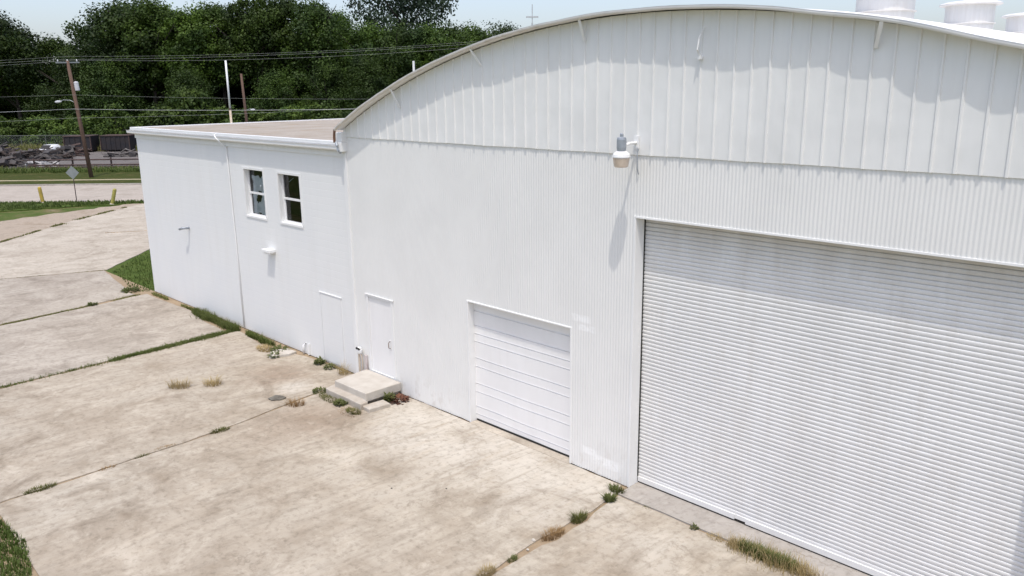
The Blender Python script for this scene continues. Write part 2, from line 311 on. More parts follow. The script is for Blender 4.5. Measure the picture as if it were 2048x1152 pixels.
# ------------------------------------------------------------------ mesh helpers
class MB:
    def __init__(s): s.v = []; s.f = []
    def quad(s, a, b, c, d):
        i = len(s.v); s.v += [tuple(a), tuple(b), tuple(c), tuple(d)]; s.f.append((i, i + 1, i + 2, i + 3))
    def tri(s, a, b, c):
        i = len(s.v); s.v += [tuple(a), tuple(b), tuple(c)]; s.f.append((i, i + 1, i + 2))
    def box(s, x0, x1, y0, y1, z0, z1, mat=None):
        P = [(x0, y0, z0), (x1, y0, z0), (x1, y1, z0), (x0, y1, z0), (x0, y0, z1), (x1, y0, z1), (x1, y1, z1), (x0, y1, z1)]
        if mat is not None: P = [tuple(mat @ Vector(p)) for p in P]
        i = len(s.v); s.v += P
        s.f += [(i, i + 3, i + 2, i + 1), (i + 4, i + 5, i + 6, i + 7), (i, i + 1, i + 5, i + 4), (i + 1, i + 2, i + 6, i + 5), (i + 2, i + 3, i + 7, i + 6), (i + 3, i, i + 4, i + 7)]
        return s
    def tube(s, pts, rad_, seg=8, cap=True):
        pts = [Vector(p) for p in pts]
        rr = rad_ if isinstance(rad_, (list, tuple)) else [rad_] * len(pts)
        base = len(s.v)
        for k, p in enumerate(pts):
            d = (pts[min(k + 1, len(pts) - 1)] - pts[max(k - 1, 0)]).normalized()
            a = d.cross(Vector((0, 0, 1)) if abs(d.z) < 0.9 else Vector((1, 0, 0))).normalized(); b = d.cross(a)
            for j in range(seg):
                t = 2 * math.pi * j / seg
                s.v.append(tuple(p + (a * math.cos(t) + b * math.sin(t)) * rr[k]))
        for k in range(len(pts) - 1):
            for j in range(seg):
                s.f.append((base + k * seg + j, base + k * seg + (j + 1) % seg, base + (k + 1) * seg + (j + 1) % seg, base + (k + 1) * seg + j))
        if cap:
            s.f.append(tuple(base + j for j in range(seg))[::-1]); e = base + (len(pts) - 1) * seg; s.f.append(tuple(e + j for j in range(seg)))
        return s
    def lathe(s, prof, seg=24, c=(0, 0, 0)):
        base = len(s.v)
        for r, z in prof:
            for j in range(seg):
                t = 2 * math.pi * j / seg; s.v.append((c[0] + r * math.cos(t), c[1] + r * math.sin(t), c[2] + z))
        for k in range(len(prof) - 1):
            for j in range(seg):
                s.f.append((base + k * seg + j, base + k * seg + (j + 1) % seg, base + (k + 1) * seg + (j + 1) % seg, base + (k + 1) * seg + j))
        s.f.append(tuple(base + j for j in range(seg))[::-1]); e = base + (len(prof) - 1) * seg; s.f.append(tuple(e + j for j in range(seg)))
        return s
    def prism(s, poly, z0, z1):
        n = len(poly); b = len(s.v)
        s.v += [(x, y, z0) for x, y in poly] + [(x, y, z1) for x, y in poly]
        s.f.append(tuple(range(b, b + n))[::-1]); s.f.append(tuple(range(b + n, b + 2 * n)))
        for i in range(n): s.f.append((b + i, b + (i + 1) % n, b + n + (i + 1) % n, b + n + i))
        return s
    def grid(s, rows):
        b = len(s.v); nr = len(rows); nc = len(rows[0])
        for r in rows: s.v += [tuple(p) for p in r]
        for i in range(nr - 1):
            for j in range(nc - 1):
                s.f.append((b + i * nc + j, b + i * nc + j + 1, b + (i + 1) * nc + j + 1, b + (i + 1) * nc + j))
        return s
    def data(s, name, mat, smooth=False):
        me = bpy.data.meshes.new(name); me.from_pydata(s.v, [], s.f); me.materials.append(mat); me.update()
        if smooth: me.polygons.foreach_set('use_smooth', [True] * len(me.polygons))
        return me
    def build(s, name, mat, parent=None, smooth=False, local=False, bevel=0.0, label=None):
        o = bpy.data.objects.new(name, s.data(name, mat, smooth)); COL.objects.link(o)
        if parent is not None:
            o.parent = parent
            if parent.type == 'EMPTY' and not local: o.location = -parent.location
        if bevel:
            bv = o.modifiers.new('bevel', 'BEVEL'); bv.width = bevel; bv.segments = 2; bv.limit_method = 'ANGLE'
        if label: o['label'] = label
        return o
def tag(o, label, cat, group=None):
    o['label'] = label; o['category'] = cat
    if group: o['group'] = group
    return o
def thing(name, label, cat, loc=(0, 0, 0), group=None, rz=0.0):
    o = bpy.data.objects.new(name, None); COL.objects.link(o); o.location = loc; o.rotation_euler = (0, 0, rz); o.empty_display_size = 0.3
    return tag(o, label, cat, group)
def copy_tree(o, parent=None):
    c = o.copy(); COL.objects.link(c)
    if parent is not None: c.parent = parent
    for ch in list(o.children): copy_tree(ch, c)
    return c
def struct(o): o['kind'] = 'structure'; return o
def stuff(o): o['kind'] = 'stuff'; return o
S2 = math.sqrt(0.5)
def UV(u, v, z=0.0):      # u along the street, v away across it
    return Vector((CAM.x - S2 * v + S2 * u, CAM.y + S2 * v + S2 * u, z))

# ------------------------------------------------------------------ ground, slabs, road
mb = MB(); mb.quad((-1500, -1500, -0.09), (1500, -1500, -0.09), (1500, 1500, -0.09), (-1500, 1500, -0.09))
struct(mb.build('ground', M['ground']))

def wob(pts, step=0.25, amp=0.03, seed=0.0):
    out = []
    for i, p in enumerate(pts):
        q = pts[(i + 1) % len(pts)]; L = math.hypot(q[0] - p[0], q[1] - p[1]); n = max(1, int(L / step))
        nx, ny = (q[1] - p[1]) / max(L, 1e-6), -(q[0] - p[0]) / max(L, 1e-6)
        for k in range(n):
            t = k / n; x = p[0] + (q[0] - p[0]) * t; y = p[1] + (q[1] - p[1]) * t
            a = amp * (noise.noise((x * 1.3 + seed, y * 1.3, seed)) + 0.6 * noise.noise((x * 5 + seed, y * 5, seed))) if 0 < k else 0
            out.append((x + nx * a, y + ny * a))
    return out
def slab(name, pts, mat, z=0.0, amp=0.03, step=0.25, bev=0.012, seed=0.0):
    o = MB().prism(wob(pts, step, amp, seed), z - 0.14, z).build(name, mat)
    return struct(o)
mb = MB(); mb.box(-41.5, 12, -10.2, 0.065, -0.20, -0.022); struct(mb.build('joint_soil', M['joint_dirt']))
G = 0.03
slab('concrete_apron', [(-8.66, -0.40), (-8.60, -1.2), (-8.50, -1.55), (-8.52, -1.9), (-8.46, -2.4), (-8.55, -2.75), (-8.53, -4.0), (-8.5, -9.3), (14, -9.3), (14, -0.40)], M['concrete'], seed=1)
slab('concrete_apron', [(-17.86, -0.02), (-17.68, -1.7), (-17.27, -4.4), (-17.12, -9.05), (-8.58, -9.3), (-8.62, -4.0), (-8.72, -2.6), (-8.68, -2.2), (-8.72, -1.6), (-8.66, -1.2), (-8.74, -0.42), (-8.9, -0.02)], M['concrete'], seed=2)
slab('concrete_apron', [(-24.56, -0.25), (-24.45, -3.5), (-24.2, -8.9), (-17.19, -9.0), (-17.34, -4.4), (-17.76, -1.7), (-17.95, -0.05), (-20.5, -0.1), (-22.2, -0.45), (-23.3, -0.38)], M['concrete_warm'], amp=0.05, seed=3)
slab('concrete_apron', [(-32.0, -0.35), (-31.55, -3.0), (-30.7, -8.9), (-24.36, -8.9), (-24.62, -3.5), (-24.8, -0.55), (-26.2, -0.55), (-27.6, -0.42), (-28.3, -0.25)], M['concrete_grey'], amp=0.07, seed=4)
slab('concrete_apron', [(-37.75, 0.02), (-38.6, -2.0), (-39.3, -3.7), (-41.2, -8.9), (-31.05, -8.9), (-31.75, -3.0), (-32.25, -0.7), (-33.0, -0.75), (-33.6, -0.55)], M['concrete_grey'], amp=0.06, seed=5)
slab('threshold', [(-13.38, -0.05), (-10.28, -0.05), (-10.28, 0.5), (-13.38, 0.5)], M['concrete_pale'], z=0.008, amp=0.005, seed=61)
slab('threshold', [(-8.71, -0.36), (4, -0.36), (4, 0.6), (-8.71, 0.6)], M['threshold'], z=0.012, amp=0.02, seed=6)
slab('drive', [(-38.68, -1.9), (-37.85, 0.18), (-41.3, 3.4), (-45.0, 6.5), (-46, 26), (-52, 20), (-59.4, 11.0), (-57.9, 8.3), (-54.5, 4.0), (-49.3, -1.3), (-46.5, -9.5), (-41.35, -9.2), (-39.4, -3.65)], M['concrete_pale'], amp=0.15, step=0.5, seed=7)
o = MB().prism(wob([(-48.4, -0.9), (-53.6, 4.6), (-57.0, 9.0), (-58.6, 11.4), (-59.9, 9.6), (-58.6, 3.5), (-57.8, 0.8), (-54, -9.5), (-43.4, -9.5)], 0.6, 0.5, 9), -0.2, -0.02).build('dirt_patch', M['dirt']); struct(o)
def strip(name, v0, v1, u0, u1, z, mat, th=0.1, amp=0.0):
    pts = []
    n = 60
    for k in range(n + 1):
        u = u0 + (u1 - u0) * k / n; p = UV(u, v0 + amp * noise.noise((u * 0.5, 3, v0)), 0); pts.append((p.x, p.y))
    for k in range(n + 1):
        u = u1 + (u0 - u1) * k / n; p = UV(u, v1 + amp * noise.noise((u * 0.5, 7, v1)), 0); pts.append((p.x, p.y))
    return struct(MB().prism(pts[::-1], z - th, z).build(name, mat))
strip('road', 58.5, 69.0, -220, 160, 0.0, M['road'], 0.12, 0.15)
strip('kerb', 69.0, 69.25, -220, 160, 0.11, M['threshold'], 0.2)
strip('verge', 69.25, 72.35, -220, 160, 0.06, M['verge'], 0.2, 0.1)
strip('pavement', 72.35, 72.9, -220, 160, 0.09, M['path'], 0.2, 0.06)
strip('verge', 72.9, 82.5, -220, 160, 0.05, M['verge'], 0.2, 0.4)
strip('scrap_yard_ground', 82.5, 116, -220, 160, 0.02, M['gravel'], 0.15, 0.8)

# ------------------------------------------------------------------ grass
def blade(mb, x, y, z, h, wd, rng, lean=0.5, ang=None):
    a = rng.uniform(0, 6.283) if ang is None else ang; l = rng.uniform(0.15, lean) * h
    dx, dy = math.cos(a), math.sin(a); px, py = -dy * wd / 2, dx * wd / 2
    m = (x + dx * l * 0.35, y + dy * l * 0.35, z + h * 0.6); t = (x + dx * l, y + dy * l, z + h * rng.uniform(0.85, 1))
    i = len(mb.v)
    mb.v += [(x - px, y - py, z), (x + px, y + py, z), (m[0] + px * 0.7, m[1] + py * 0.7, m[2]), (m[0] - px * 0.7, m[1] - py * 0.7, m[2]), t]
    mb.f += [(i, i + 1, i + 2, i + 3), (i + 3, i + 2, i + 4)]
def inside(pt, poly):
    x, y = pt; c = False; j = len(poly) - 1
    for i in range(len(poly)):
        if (poly[i][1] > y) != (poly[j][1] > y) and x < (poly[j][0] - poly[i][0]) * (y - poly[i][1]) / (poly[j][1] - poly[i][1]) + poly[i][0]: c = not c
        j = i
    return c
def grass_area(name, poly, n, h, wd, mat, z=-0.05, patch=0.0, seed=1):
    rng = random.Random(seed); mb = MB()
    xs = [p[0] for p in poly]; ys = [p[1] for p in poly]; k = 0; tries = 0
    while k < n and tries < n * 12:
        tries += 1
        x = rng.uniform(min(xs), max(xs)); y = rng.uniform(min(ys), max(ys))
        if not inside((x, y), poly): continue
        if patch and noise.noise((x * 0.8, y * 0.8, seed)) < patch - 0.5 + rng.uniform(-.2, .2): continue
        blade(mb, x, y, z, h * rng.uniform(0.5, 1.2), wd, rng); k += 1
    return stuff(mb.build(name, mat))
def strip_grass(name, pts, n, h, wd, spread, mat, seed=1, dens=None, z=-0.045, gaps=-0.12):
    rng = random.Random(seed); mb = MB(); L = []
    for i in range(len(pts) - 1): L.append(math.dist(pts[i], pts[i + 1]))
    T = sum(L); k = 0; tries = 0
    while k < n and tries < n * 15:
        tries += 1
        s = rng.uniform(0, T); f = s / T
        if dens and rng.random() > dens(f): continue
        if noise.noise((s * 0.9, seed * 3.1, 0.5)) < gaps + rng.uniform(-.15, .15): continue
        i = 0
        while i < len(L) - 1 and s > L[i]: s -= L[i]; i += 1
        t = s / L[i]; x = pts[i][0] + (pts[i + 1][0] - pts[i][0]) * t; y = pts[i][1] + (pts[i + 1][1] - pts[i][1]) * t
        sp = spread * (0.5 + 0.9 * abs(noise.noise((f * T * 0.6, seed, 4))) * 2)
        blade(mb, x + rng.gauss(0, sp), y + rng.gauss(0, sp), z, h * rng.uniform(0.4, 1.2), wd, rng, 0.8); k += 1
    return stuff(mb.build(name, mat))
# lawn corner beside the annex
lawn_poly = [(-32.25, 0.05), (-32.4, -0.45), (-33.4, -0.45), (-37.35, 0.25), (-41.2, 3.5), (-45, 6.6), (-45, 14), (-32.25, 14)]
struct(MB().prism([(-32.25, 0.05), (-32.4, -0.55), (-33.4, -0.7), (-37.6, -0.1), (-39.0, 0.3), (-41.7, 3.3), (-45.6, 6.4), (-45.6, 14), (-32.25, 14)][::-1], -0.3, -0.03).build('lawn', M['lawn']))
grass_area('grass', lawn_poly, 16000, 0.13, 0.035, M['grass'], -0.04, 0.0, 2)
# grass verge near the bollards
p_ = [UV(-52, 49.5), UV(-40, 50.0), UV(-34, 54.5), UV(-30, 56.5), UV(-22, 58.2), UV(-52, 58.2)]
verge_poly = [(p.x, p.y) for p in p_]
struct(MB().prism(wob(verge_poly, 0.5, 0.5, 20), -0.3, -0.012).build('lawn', M['lawn']))
grass_area('grass', verge_poly, 15000, 0.22, 0.07, M['grass'], -0.03, 0.25, 3)
# near edge of the apron, lower left
edge_poly = [(-30, -9.05), (-20, -9.1), (-16.6, -9.15), (-15.2, -9.0), (-13.9, -9.25), (-12.5, -9.35), (-11.5, -9.7), (-11.5, -10.3), (-30, -10.3)]
grass_area('grass', edge_poly, 30000, 0.16, 0.028, M['grass'], -0.06, 0.0, 4)
# grass in the slab joints
strip_grass('joint_grass', [(-32.1, -0.6), (-31.65, -3.0), (-30.85, -8.8)], 4200, 0.08, 0.02, 0.085, M['grass_olive'], 5)
strip_grass('joint_grass', [(-24.72, -0.35), (-24.54, -3.5), (-24.3, -8.8)], 9500, 0.11, 0.02, 0.11, M['grass_bright'], 6, lambda f: 1.0 if f < 0.46 else 0.10, -0.045, -0.5)
strip_grass('joint_grass', [(-17.7, -1.7), (-17.3, -4.4), (-17.16, -8.9)], 420, 0.05, 0.012, 0.03, M['grass_brown'], 7, lambda f: 0.8)
strip_grass('joint_grass', [(-37.8, 0.1), (-38.65, -1.95), (-39.4, -3.8), (-41.0, -8.5)], 900, 0.06, 0.025, 0.05, M['grass_olive'], 8, lambda f: 1.0 if f < 0.5 else 0.3)
strip_grass('joint_grass', [(-8.7, -0.5), (-8.6, -4.0), (-8.55, -6)], 200, 0.04, 0.01, 0.025, M['grass_brown'], 9)
strip_grass('joint_grass', [(-49.2, -1.4), (-54.4, 4.0), (-57.8, 8.3)], 1500, 0.10, 0.05, 0.09, M['grass_olive'], 16, None, -0.02)
strip_grass('joint_grass', [(-48.1, 3.6), (-47.5, 4.6), (-46.2, 6.8)], 420, 0.03, 0.03, 0.03, M['grass_brown'], 17, None, -0.005, -0.5)
# grass along the foot of the annex wall
strip_grass('grass', [(-27.9, -0.22), (-26.2, -0.28), (-24.6, -0.28)], 4600, 0.24, 0.02, 0.10, M['grass_bright'], 10, None, -0.05, -0.5)
strip_grass('grass', [(-24.0, -0.22), (-22.3, -0.28)], 1900, 0.20, 0.02, 0.08, M['grass_bright'], 11, None, -0.05, -0.5)
strip_grass('grass', [(-31.9, -0.16), (-30.0, -0.14), (-28.2, -0.14)], 900, 0.13, 0.02, 0.06, M['grass_olive'], 12, None, -0.05)
strip_grass('grass', [(-20.3, -0.07), (-18.3, -0.07)], 250, 0.09, 0.015, 0.04, M['grass_olive'], 13)
# grass by the roller door threshold
strip_grass('grass', [(-6.0, -0.42), (-5.2, -0.40), (-4.0, -0.40)], 2600, 0.19, 0.011, 0.075, M['grass'], 14, None, -0.02)
strip_grass('dry_grass', [(-6.2, -0.45), (-5.2, -0.42), (-4.0, -0.42)], 1900, 0.22, 0.008, 0.11, M['grass_dry'], 15, None, -0.02)

# weeds one can count
def tuft(name, x, y, n, h, r, wd, mat, label, seed, group=None, long=1.0, ang=0.0, z=-0.02):
    rng = random.Random(seed); mb = MB()
    for _ in range(n):
        a = rng.uniform(0, 6.283); q = r * math.sqrt(rng.random())
        dx, dy = q * math.cos(a) * long, q * math.sin(a)
        X = dx * math.cos(ang) - dy * math.sin(ang); Y = dx * math.sin(ang) + dy * math.cos(ang)
        blade(mb, X, Y, 0, h * rng.uniform(0.4, 1.1), wd, rng, 1.1, math.atan2(Y, X) + rng.gauss(0, 0.6))
    o = mb.build(name, mat); o.location = (x, y, z); return tag(o, label, 'weed', group)
def leafy(name, x, y, n, h, r, mat, label, seed, ls=0.06, z=-0.02):
    rng = random.Random(seed); mb = MB()
    for _ in range(n):
        a = rng.uniform(0, 6.283); q = r * math.sqrt(rng.random()); zz = 0.75 * h * rng.random() ** 1.3 * (1.1 - q / r * 0.6)
        p = Vector((q * math.cos(a), q * math.sin(a), zz)); d = Vector((math.cos(a + rng.gauss(0, .8)), math.sin(a + rng.gauss(0, .8)), rng.uniform(-.1, .9))).normalized()
        sd = d.cross(Vector((0, 0, 1))).normalized() * ls * 0.3; L = ls * rng.uniform(.6, 1.4)
        mb.quad(p, p + d * L * .5 + sd, p + d * L, p + d * L * .5 - sd)
    o = mb.build(name, mat); o.location = (x, y, z); return tag(o, label, 'weed')
tuft('grass_tuft', -20.8, -3.83, 210, 0.27, 0.16, 0.012, M['grass_dry'], 'dry straw grass tuft on the slab, left one of the pair', 20, long=1.7, ang=0.8)
tuft('grass_tuft', -20.33, -3.14, 170, 0.27, 0.15, 0.012, M['grass_dry'], 'dry straw grass tuft on the slab, right one of the pair', 21, long=1.5, ang=0.8)
tuft('grass_tuft', -17.28, -4.4, 320, 0.10, 0.10, 0.012, M['grass_olive'], 'flat green grass tuft in the middle of the slab joint', 22, long=2.2, ang=1.5)
tuft('grass_tuft', -17.42, -2.34, 190, 0.20, 0.16, 0.012, M['grass_brown'], 'brown dry grass tuft beside the dark flat stone', 23, long=1.4, ang=0.8)
tuft('grass_tuft', -17.25, -6.19, 130, 0.06, 0.07, 0.010, M['grass_olive'], 'tiny olive grass tuft in the joint between two brown ones', 24, long=2.2, ang=1.5)
tuft('grass_tuft', -17.33, -5.7, 180, 0.06, 0.08, 0.010, M['grass_brown'], 'thin orange brown grass strip in the joint nearer the steps', 25, long=3.5, ang=1.5)
tuft('grass_tuft', -17.18, -6.94, 170, 0.06, 0.08, 0.010, M['grass_brown'], 'orange brown grass strip in the joint farther from the steps', 26, long=2.2, ang=1.5)
tuft('grass_tuft', -17.20, -8.22, 420, 0.09, 0.10, 0.012, M['grass_olive'], 'longest green grass tuft at the left end of the joint', 27, long=3.0, ang=1.5)
leafy('weed', -19.71, -0.20, 120, 0.28, 0.11, M['weed'], 'dark green weed at the wall below the blocked doorway', 28, 0.10)
leafy('weed', -19.15, -0.20, 100, 0.18, 0.15, M['weed'], 'low green weed at the wall nearest the concrete steps', 29, 0.09)
tuft('grass_tuft', -18.45, -0.2, 110, 0.42, 0.10, 0.008, M['grass_dry'], 'thin dry stalks at the wall behind the concrete steps', 30, long=1.5)
tuft('weed', -8.68, -0.66, 150, 0.14, 0.10, 0.03, M['weed'], 'spiky green weed on the concrete at the foot of the jamb', 31)
tuft('weed', -8.80, -0.28, 170, 0.13, 0.10, 0.022, M['weed'], 'green weed tucked against the wall beside the roller door jamb', 32, long=1.5)
tuft('grass_tuft', -8.63, -2.35, 420, 0.12, 0.12, 0.008, M['grass_brown'], 'orange brown grass tuft in the joint below the roller door', 33, long=2.2, ang=1.5)
tuft('grass_tuft', -8.64, -1.62, 380, 0.16, 0.10, 0.008, M['grass_olive'], 'olive grass tuft in the joint nearest the roller door', 34, long=1.8, ang=1.5)
tuft('grass_tuft', -8.60, -3.39, 140, 0.09, 0.06, 0.008, M['weed'], 'very small green tuft in the joint near the bottom edge', 35, long=1.6, ang=1.5)
tuft('grass_tuft', -8.62, -3.98, 300, 0.13, 0.10, 0.008, M['grass_dry'], 'straw coloured grass tuft cut by the bottom edge', 36, long=1.8, ang=1.5)
leafy('weed', -6.95, -0.42, 60, 0.12, 0.06, M['weed'], 'tiny green weed in front of the step in the door bar', 37, 0.05)
tuft('grass_tuft', -6.5, -0.44, 150, 0.10, 0.09, 0.007, M['grass_dry'], 'sparse dry grass tuft left of the big clump at the roller door', 38, long=1.8)
tuft('grass_tuft', -8.0, -0.42, 60, 0.05, 0.05, 0.007, M['grass_olive'], 'tiny olive tuft by the left end of the roller door threshold', 39, long=1.8)
leafy('weed', -17.75, -1.40, 130, 0.14, 0.18, M['weed'], 'low green weed at the left end of the lower concrete step', 40, 0.08)
leafy('weed', -16.62, -1.52, 150, 0.18, 0.14, M['weed'], 'dark leafy weed against the front of the lower concrete step', 41, 0.09)
tuft('grass_tuft', -17.1, -1.52, 420, 0.10, 0.16, 0.012, M['grass_olive'], 'creeping grass along the front edge of the lower concrete step', 42, long=2.8)
tuft('grass_tuft', -15.95, -1.58, 360, 0.10, 0.14, 0.012, M['grass_olive'], 'creeping grass at the right corner of the lower concrete step', 43, long=1.8)
tuft('grass_tuft', -16.0, -1.66, 260, 0.06, 0.22, 0.012, M['grass_brown'], 'flat brown grass in front of the creeping grass at the steps', 44, long=1.7)
leafy('weed', -15.90, -0.52, 90, 0.30, 0.10, M['weed'], 'upright green weed against the right side of the concrete steps', 45, 0.12)
leafy('weed', -15.72, -0.34, 180, 0.12, 0.22, M['dead_leaf'], 'rust brown dead weed at the wall right of the concrete steps', 46, 0.11)
leafy('weed', -31.76, -2.44, 130, 0.16, 0.14, M['weed'], 'small round green weed in the joint past the annex', 47, 0.10)
leafy('weed', -32.95, -0.62, 200, 0.18, 0.28, M['weed'], 'spreading green weed at the tip of the lawn corner', 48, 0.12)
leafy('weed', -21.6, -0.42, 170, 0.24, 0.26, M['weed'], 'leafy green weed growing behind the broken pale slab', 49, 0.11)
leafy('weed', -21.25, -0.78, 120, 0.18, 0.13, M['weed'], 'grey green weed growing over the front of the broken pale slab', 50, 0.11)
tuft('grass_tuft', -22.1, -0.62, 420, 0.13, 0.22, 0.014, M['grass_dry'], 'straw grass left of the broken pale slab', 51, long=1.6)

# ------------------------------------------------------------------ the hangar
XC, ZC, RR = -8.648, -11.896, 20.918
XL, XR = -18.08, 0.784
def arc(x, off=0.0): return ZC + math.sqrt(max(0, (RR + off) ** 2 - (x - XC) ** 2))
hangar = thing('warehouse', 'large white metal warehouse with arched roof, ribbed gable and wide roller door', 'warehouse', (-8.65, 0.3, 0))
# lower corrugated sheets, cut round the openings
P_ = 0.0678
def corr_panel(mb, x0, x1, z0, z1):
    n = int((x1 - x0) / P_ * 8); low = []; top = []
    for k in range(n + 1):
        x = x0 + (x1 - x0) * k / n; y = 0.009 + 0.0040 * math.sin(2 * math.pi * x / P_) + 0.008 * noise.noise((x * 0.35, 1, 2))
        low.append((x, y, z0 + (0.02 * abs(noise.noise((x * 2, 5, 0))) if z0 == 0 else 0))); top.append((x, y, z1))
    mb.grid([low, top])
SEAM = 6.545
mb = MB()
for a in ((-17.98, -17.42, 0, SEAM + .1), (-17.42, -16.30, 2.46, SEAM + .1), (-16.30, -13.38, 0, SEAM + .1), (-13.38, -10.28, 2.98, SEAM + .1), (-10.28, -8.71, 0, SEAM + .1), (-8.71, -1.95, 5.40, SEAM + .1), (-1.95, 0.72, 0, SEAM + .1)):
    corr_panel(mb, *a)
wall = mb.build('corrugated_wall', M['corrugated'], hangar, smooth=True)
# ribbed gable sheets
mb = MB(); RP = 0.3083; xs = []
x = -8.72 - RP * 31
while x < 1.2:
    jx = RND.uniform(-.006, .006)
    for dx, dy in ((-0.026, 0), (-0.014, -0.026), (0.010, -0.026), (0.020, 0), (0.10, 0.0), (0.20, 0.0)):
        xs.append((x + dx + jx, dy + (0.006 * noise.noise((x * 3, dx * 9, 0)) if dy == 0 else 0)))
    x += RP
xs = [p for p in xs if XL + 0.06 < p[0] < XR - 0.06]
rows = []
for t in (0, 0.08, 0.2, 0.35, 0.5, 0.7, 0.85, 1.0):
    row = []
    for px, dy in xs:
        zt = arc(px, -0.07); z0 = SEAM + 0.004 * math.sin(px * 3.1) + 0.004 * noise.noise((px * 4, 0, 3))
        z = z0 + (zt - z0) * t
        yy = -0.014 + dy + 0.012 * noise.noise((px * 0.55, z * 0.9, 8)) * (1 - abs(2 * t - 1) ** 3)
        row.append((px, yy, z))
    rows.append(row)
mb.grid(rows)
mb.grid([[(p[0], p[1] + 0.004, p[2]) for p in rows[0]], [(p[0], 0.05, p[2]) for p in rows[0]]][::-1])
gable = mb.build('gable_wall', M['gable'], hangar)
# low dent line across the gable sheets (lap of the girt behind)
# side and rear walls
mb = MB(); mb.box(-18.04, -17.96, 0.06, 40, 0, 6.72); mb.box(0.68, 0.74, 0.06, 40, 0, 6.72)
mb.build('side_wall', M['corrugated'], hangar)
mb = MB(); pts = [(-17.95 + 18.6 * k / 30) for k in range(31)]
mb.grid([[(x, 39.9, 0) for x in pts], [(x, 39.9, arc(x, -0.08)) for x in pts]]); mb.build('rear_wall', M['corrugated'], hangar)
# roof shell with an uneven front edge
N = 420
def edge_y(x):
    a = 0.05 * noise.noise((x * 0.8, 0.3, 7)) + 0.012 * noise.noise((x * 3, 0, 7))
    if x > -6.2:
        t = min(1, (x + 6.2) / 1.5); a -= t * (0.042 * abs(math.sin(math.pi * (x + 6.2) / 0.93 + 0.6 * noise.noise((x, 2, 2)))) - 0.036)
    return -0.245 + a
def edge_dz(x):
    s = 0.012 * noise.noise((x * 1.1, 2, 1))
    if x > -6.2: s -= 0.02 * math.sin(math.pi * (x + 6.2) / 1.85) ** 2
    return s
A0 = math.asin((XL - XC) / RR); A1 = math.asin((XR - XC) / RR)
ax = [XC + RR * math.sin(A0 + (A1 - A0) * k / N) for k in range(N + 1)]
mb = MB()
top0 = [(x, edge_y(x), arc(x) + edge_dz(x)) for x in ax]; top1 = [(x, 0.5, arc(x)) for x in ax]; top2 = [(x, 40.2, arc(x)) for x in ax]
mb.grid([top0, top1, top2])
und = 0.05
b0 = [(x, edge_y(x) + 0.012, arc(x, -und) + edge_dz(x)) for x in ax]; b1 = [(x, 0.5, arc(x, -und)) for x in ax]; b2 = [(x, 40.15, arc(x, -und)) for x in ax]
mb.grid([b2, b1, b0]); mb.grid([b0, top0]); 
roof = mb.build('roof', M['roof_white'], hangar, smooth=False)
# edge trim: weathered strip lapped on the front of the roof edge
mb = MB()
t0 = [(x, edge_y(x) - 0.012, arc(x, -0.020) + edge_dz(x)) for x in ax]; t1 = [(x, edge_y(x) - 0.012, arc(x, -0.06) + edge_dz(x)) for x in ax]
t2 = [(x, edge_y(x) + 0.05, arc(x, -0.062) + edge_dz(x)) for x in ax]
mb.grid([t2, t1, t0]); mb.build('roof_edge', M['fascia_dirty'], roof, smooth=True)
# standing seams on the roof sheets
mb = MB()
for y in [1.0 * k for k in range(1, 40)]:
    r0 = [(x, y - 0.02, arc(x, 0.001)) for x in ax[::6]]; r1 = [(x, y, arc(x, 0.022)) for x in ax[::6]]; r2 = [(x, y + 0.02, arc(x, 0.001)) for x in ax[::6]]
    mb.grid([r0, r1, r2])
mb.build('roof_seams', M['roof_white'], roof)
# roof ventilators along the ridge
vent0 = None
for k, y in enumerate((3.6, 10.4, 17.2, 24.0, 30.8)):
    if vent0 is None:
        ve = MB().lathe([(0.86, -0.22), (0.86, 0.05), (0.70, 0.10), (0.70, 0.49), (0.755, 0.495), (0.755, 0.52), (0.70, 0.525), (0.70, 1.07)], 36).data('roof_vent', M['weathered_vent'])
        ho = MB().lathe([(0.66, 1.05), (0.84, 1.055), (0.89, 1.07), (0.89, 1.10), (0.84, 1.13), (0.74, 1.16), (0.4, 1.20), (0.1, 1.21)], 36).data('vent_hood', M['weathered_vent'])
        vent0 = True
    vo = bpy.data.objects.new('roof_vent', ve); COL.objects.link(vo); vo.parent = roof; vo.location = (XC, y, 9.0)
    hh = bpy.data.objects.new('vent_hood', ho); COL.objects.link(hh)
    hh.parent = vo
    if y < 5 or y > 30: bpy.data.objects.remove(hh); bpy.data.objects.remove(vo)
# struts under the roof edge
for t, b in (((-15.67, -0.22, 7.74), (-15.57, -0.045, 7.31)), ((-12.9, -0.22, 8.55), (-12.73, -0.045, 8.18)), ((-9.94, -0.22, 8.95), (-9.94, -0.045, 8.55)), ((-4.55, -0.23, 8.56), (-4.67, -0.045, 8.22)), ((-1.2, -0.22, 7.6), (-1.3, -0.045, 7.1))):
    t = Vector(t); b = Vector(b); d = (b - t).normalized(); sx = Vector((1, 0, 0)); ny = d.cross(sx).normalized()
    mb = MB(); c = []
    for p in (t, b):
        for s1, s2 in ((-1, -1), (1, -1), (1, 1), (-1, 1)): c.append(tuple(p + sx * 0.028 * s1 + ny * 0.008 * s2))
    mb.v = c; mb.f = [(0, 1, 2, 3), (7, 6, 5, 4), (0, 4, 5, 1), (1, 5, 6, 2), (2, 6, 7, 3), (3, 7, 4, 0)]
    mb.build('strut', M['trim'], hangar)
mb = MB().tube([(-7.42, -0.06, 8.66), (-7.45, -0.14, 8.5), (-7.47, -0.16, 8.3), (-7.47, -0.07, 8.2)], 0.014, 6); mb.box(-7.50, -7.44, -0.10, -0.03, 8.15, 8.20)
mb.build('hook', M['trim'], hangar)
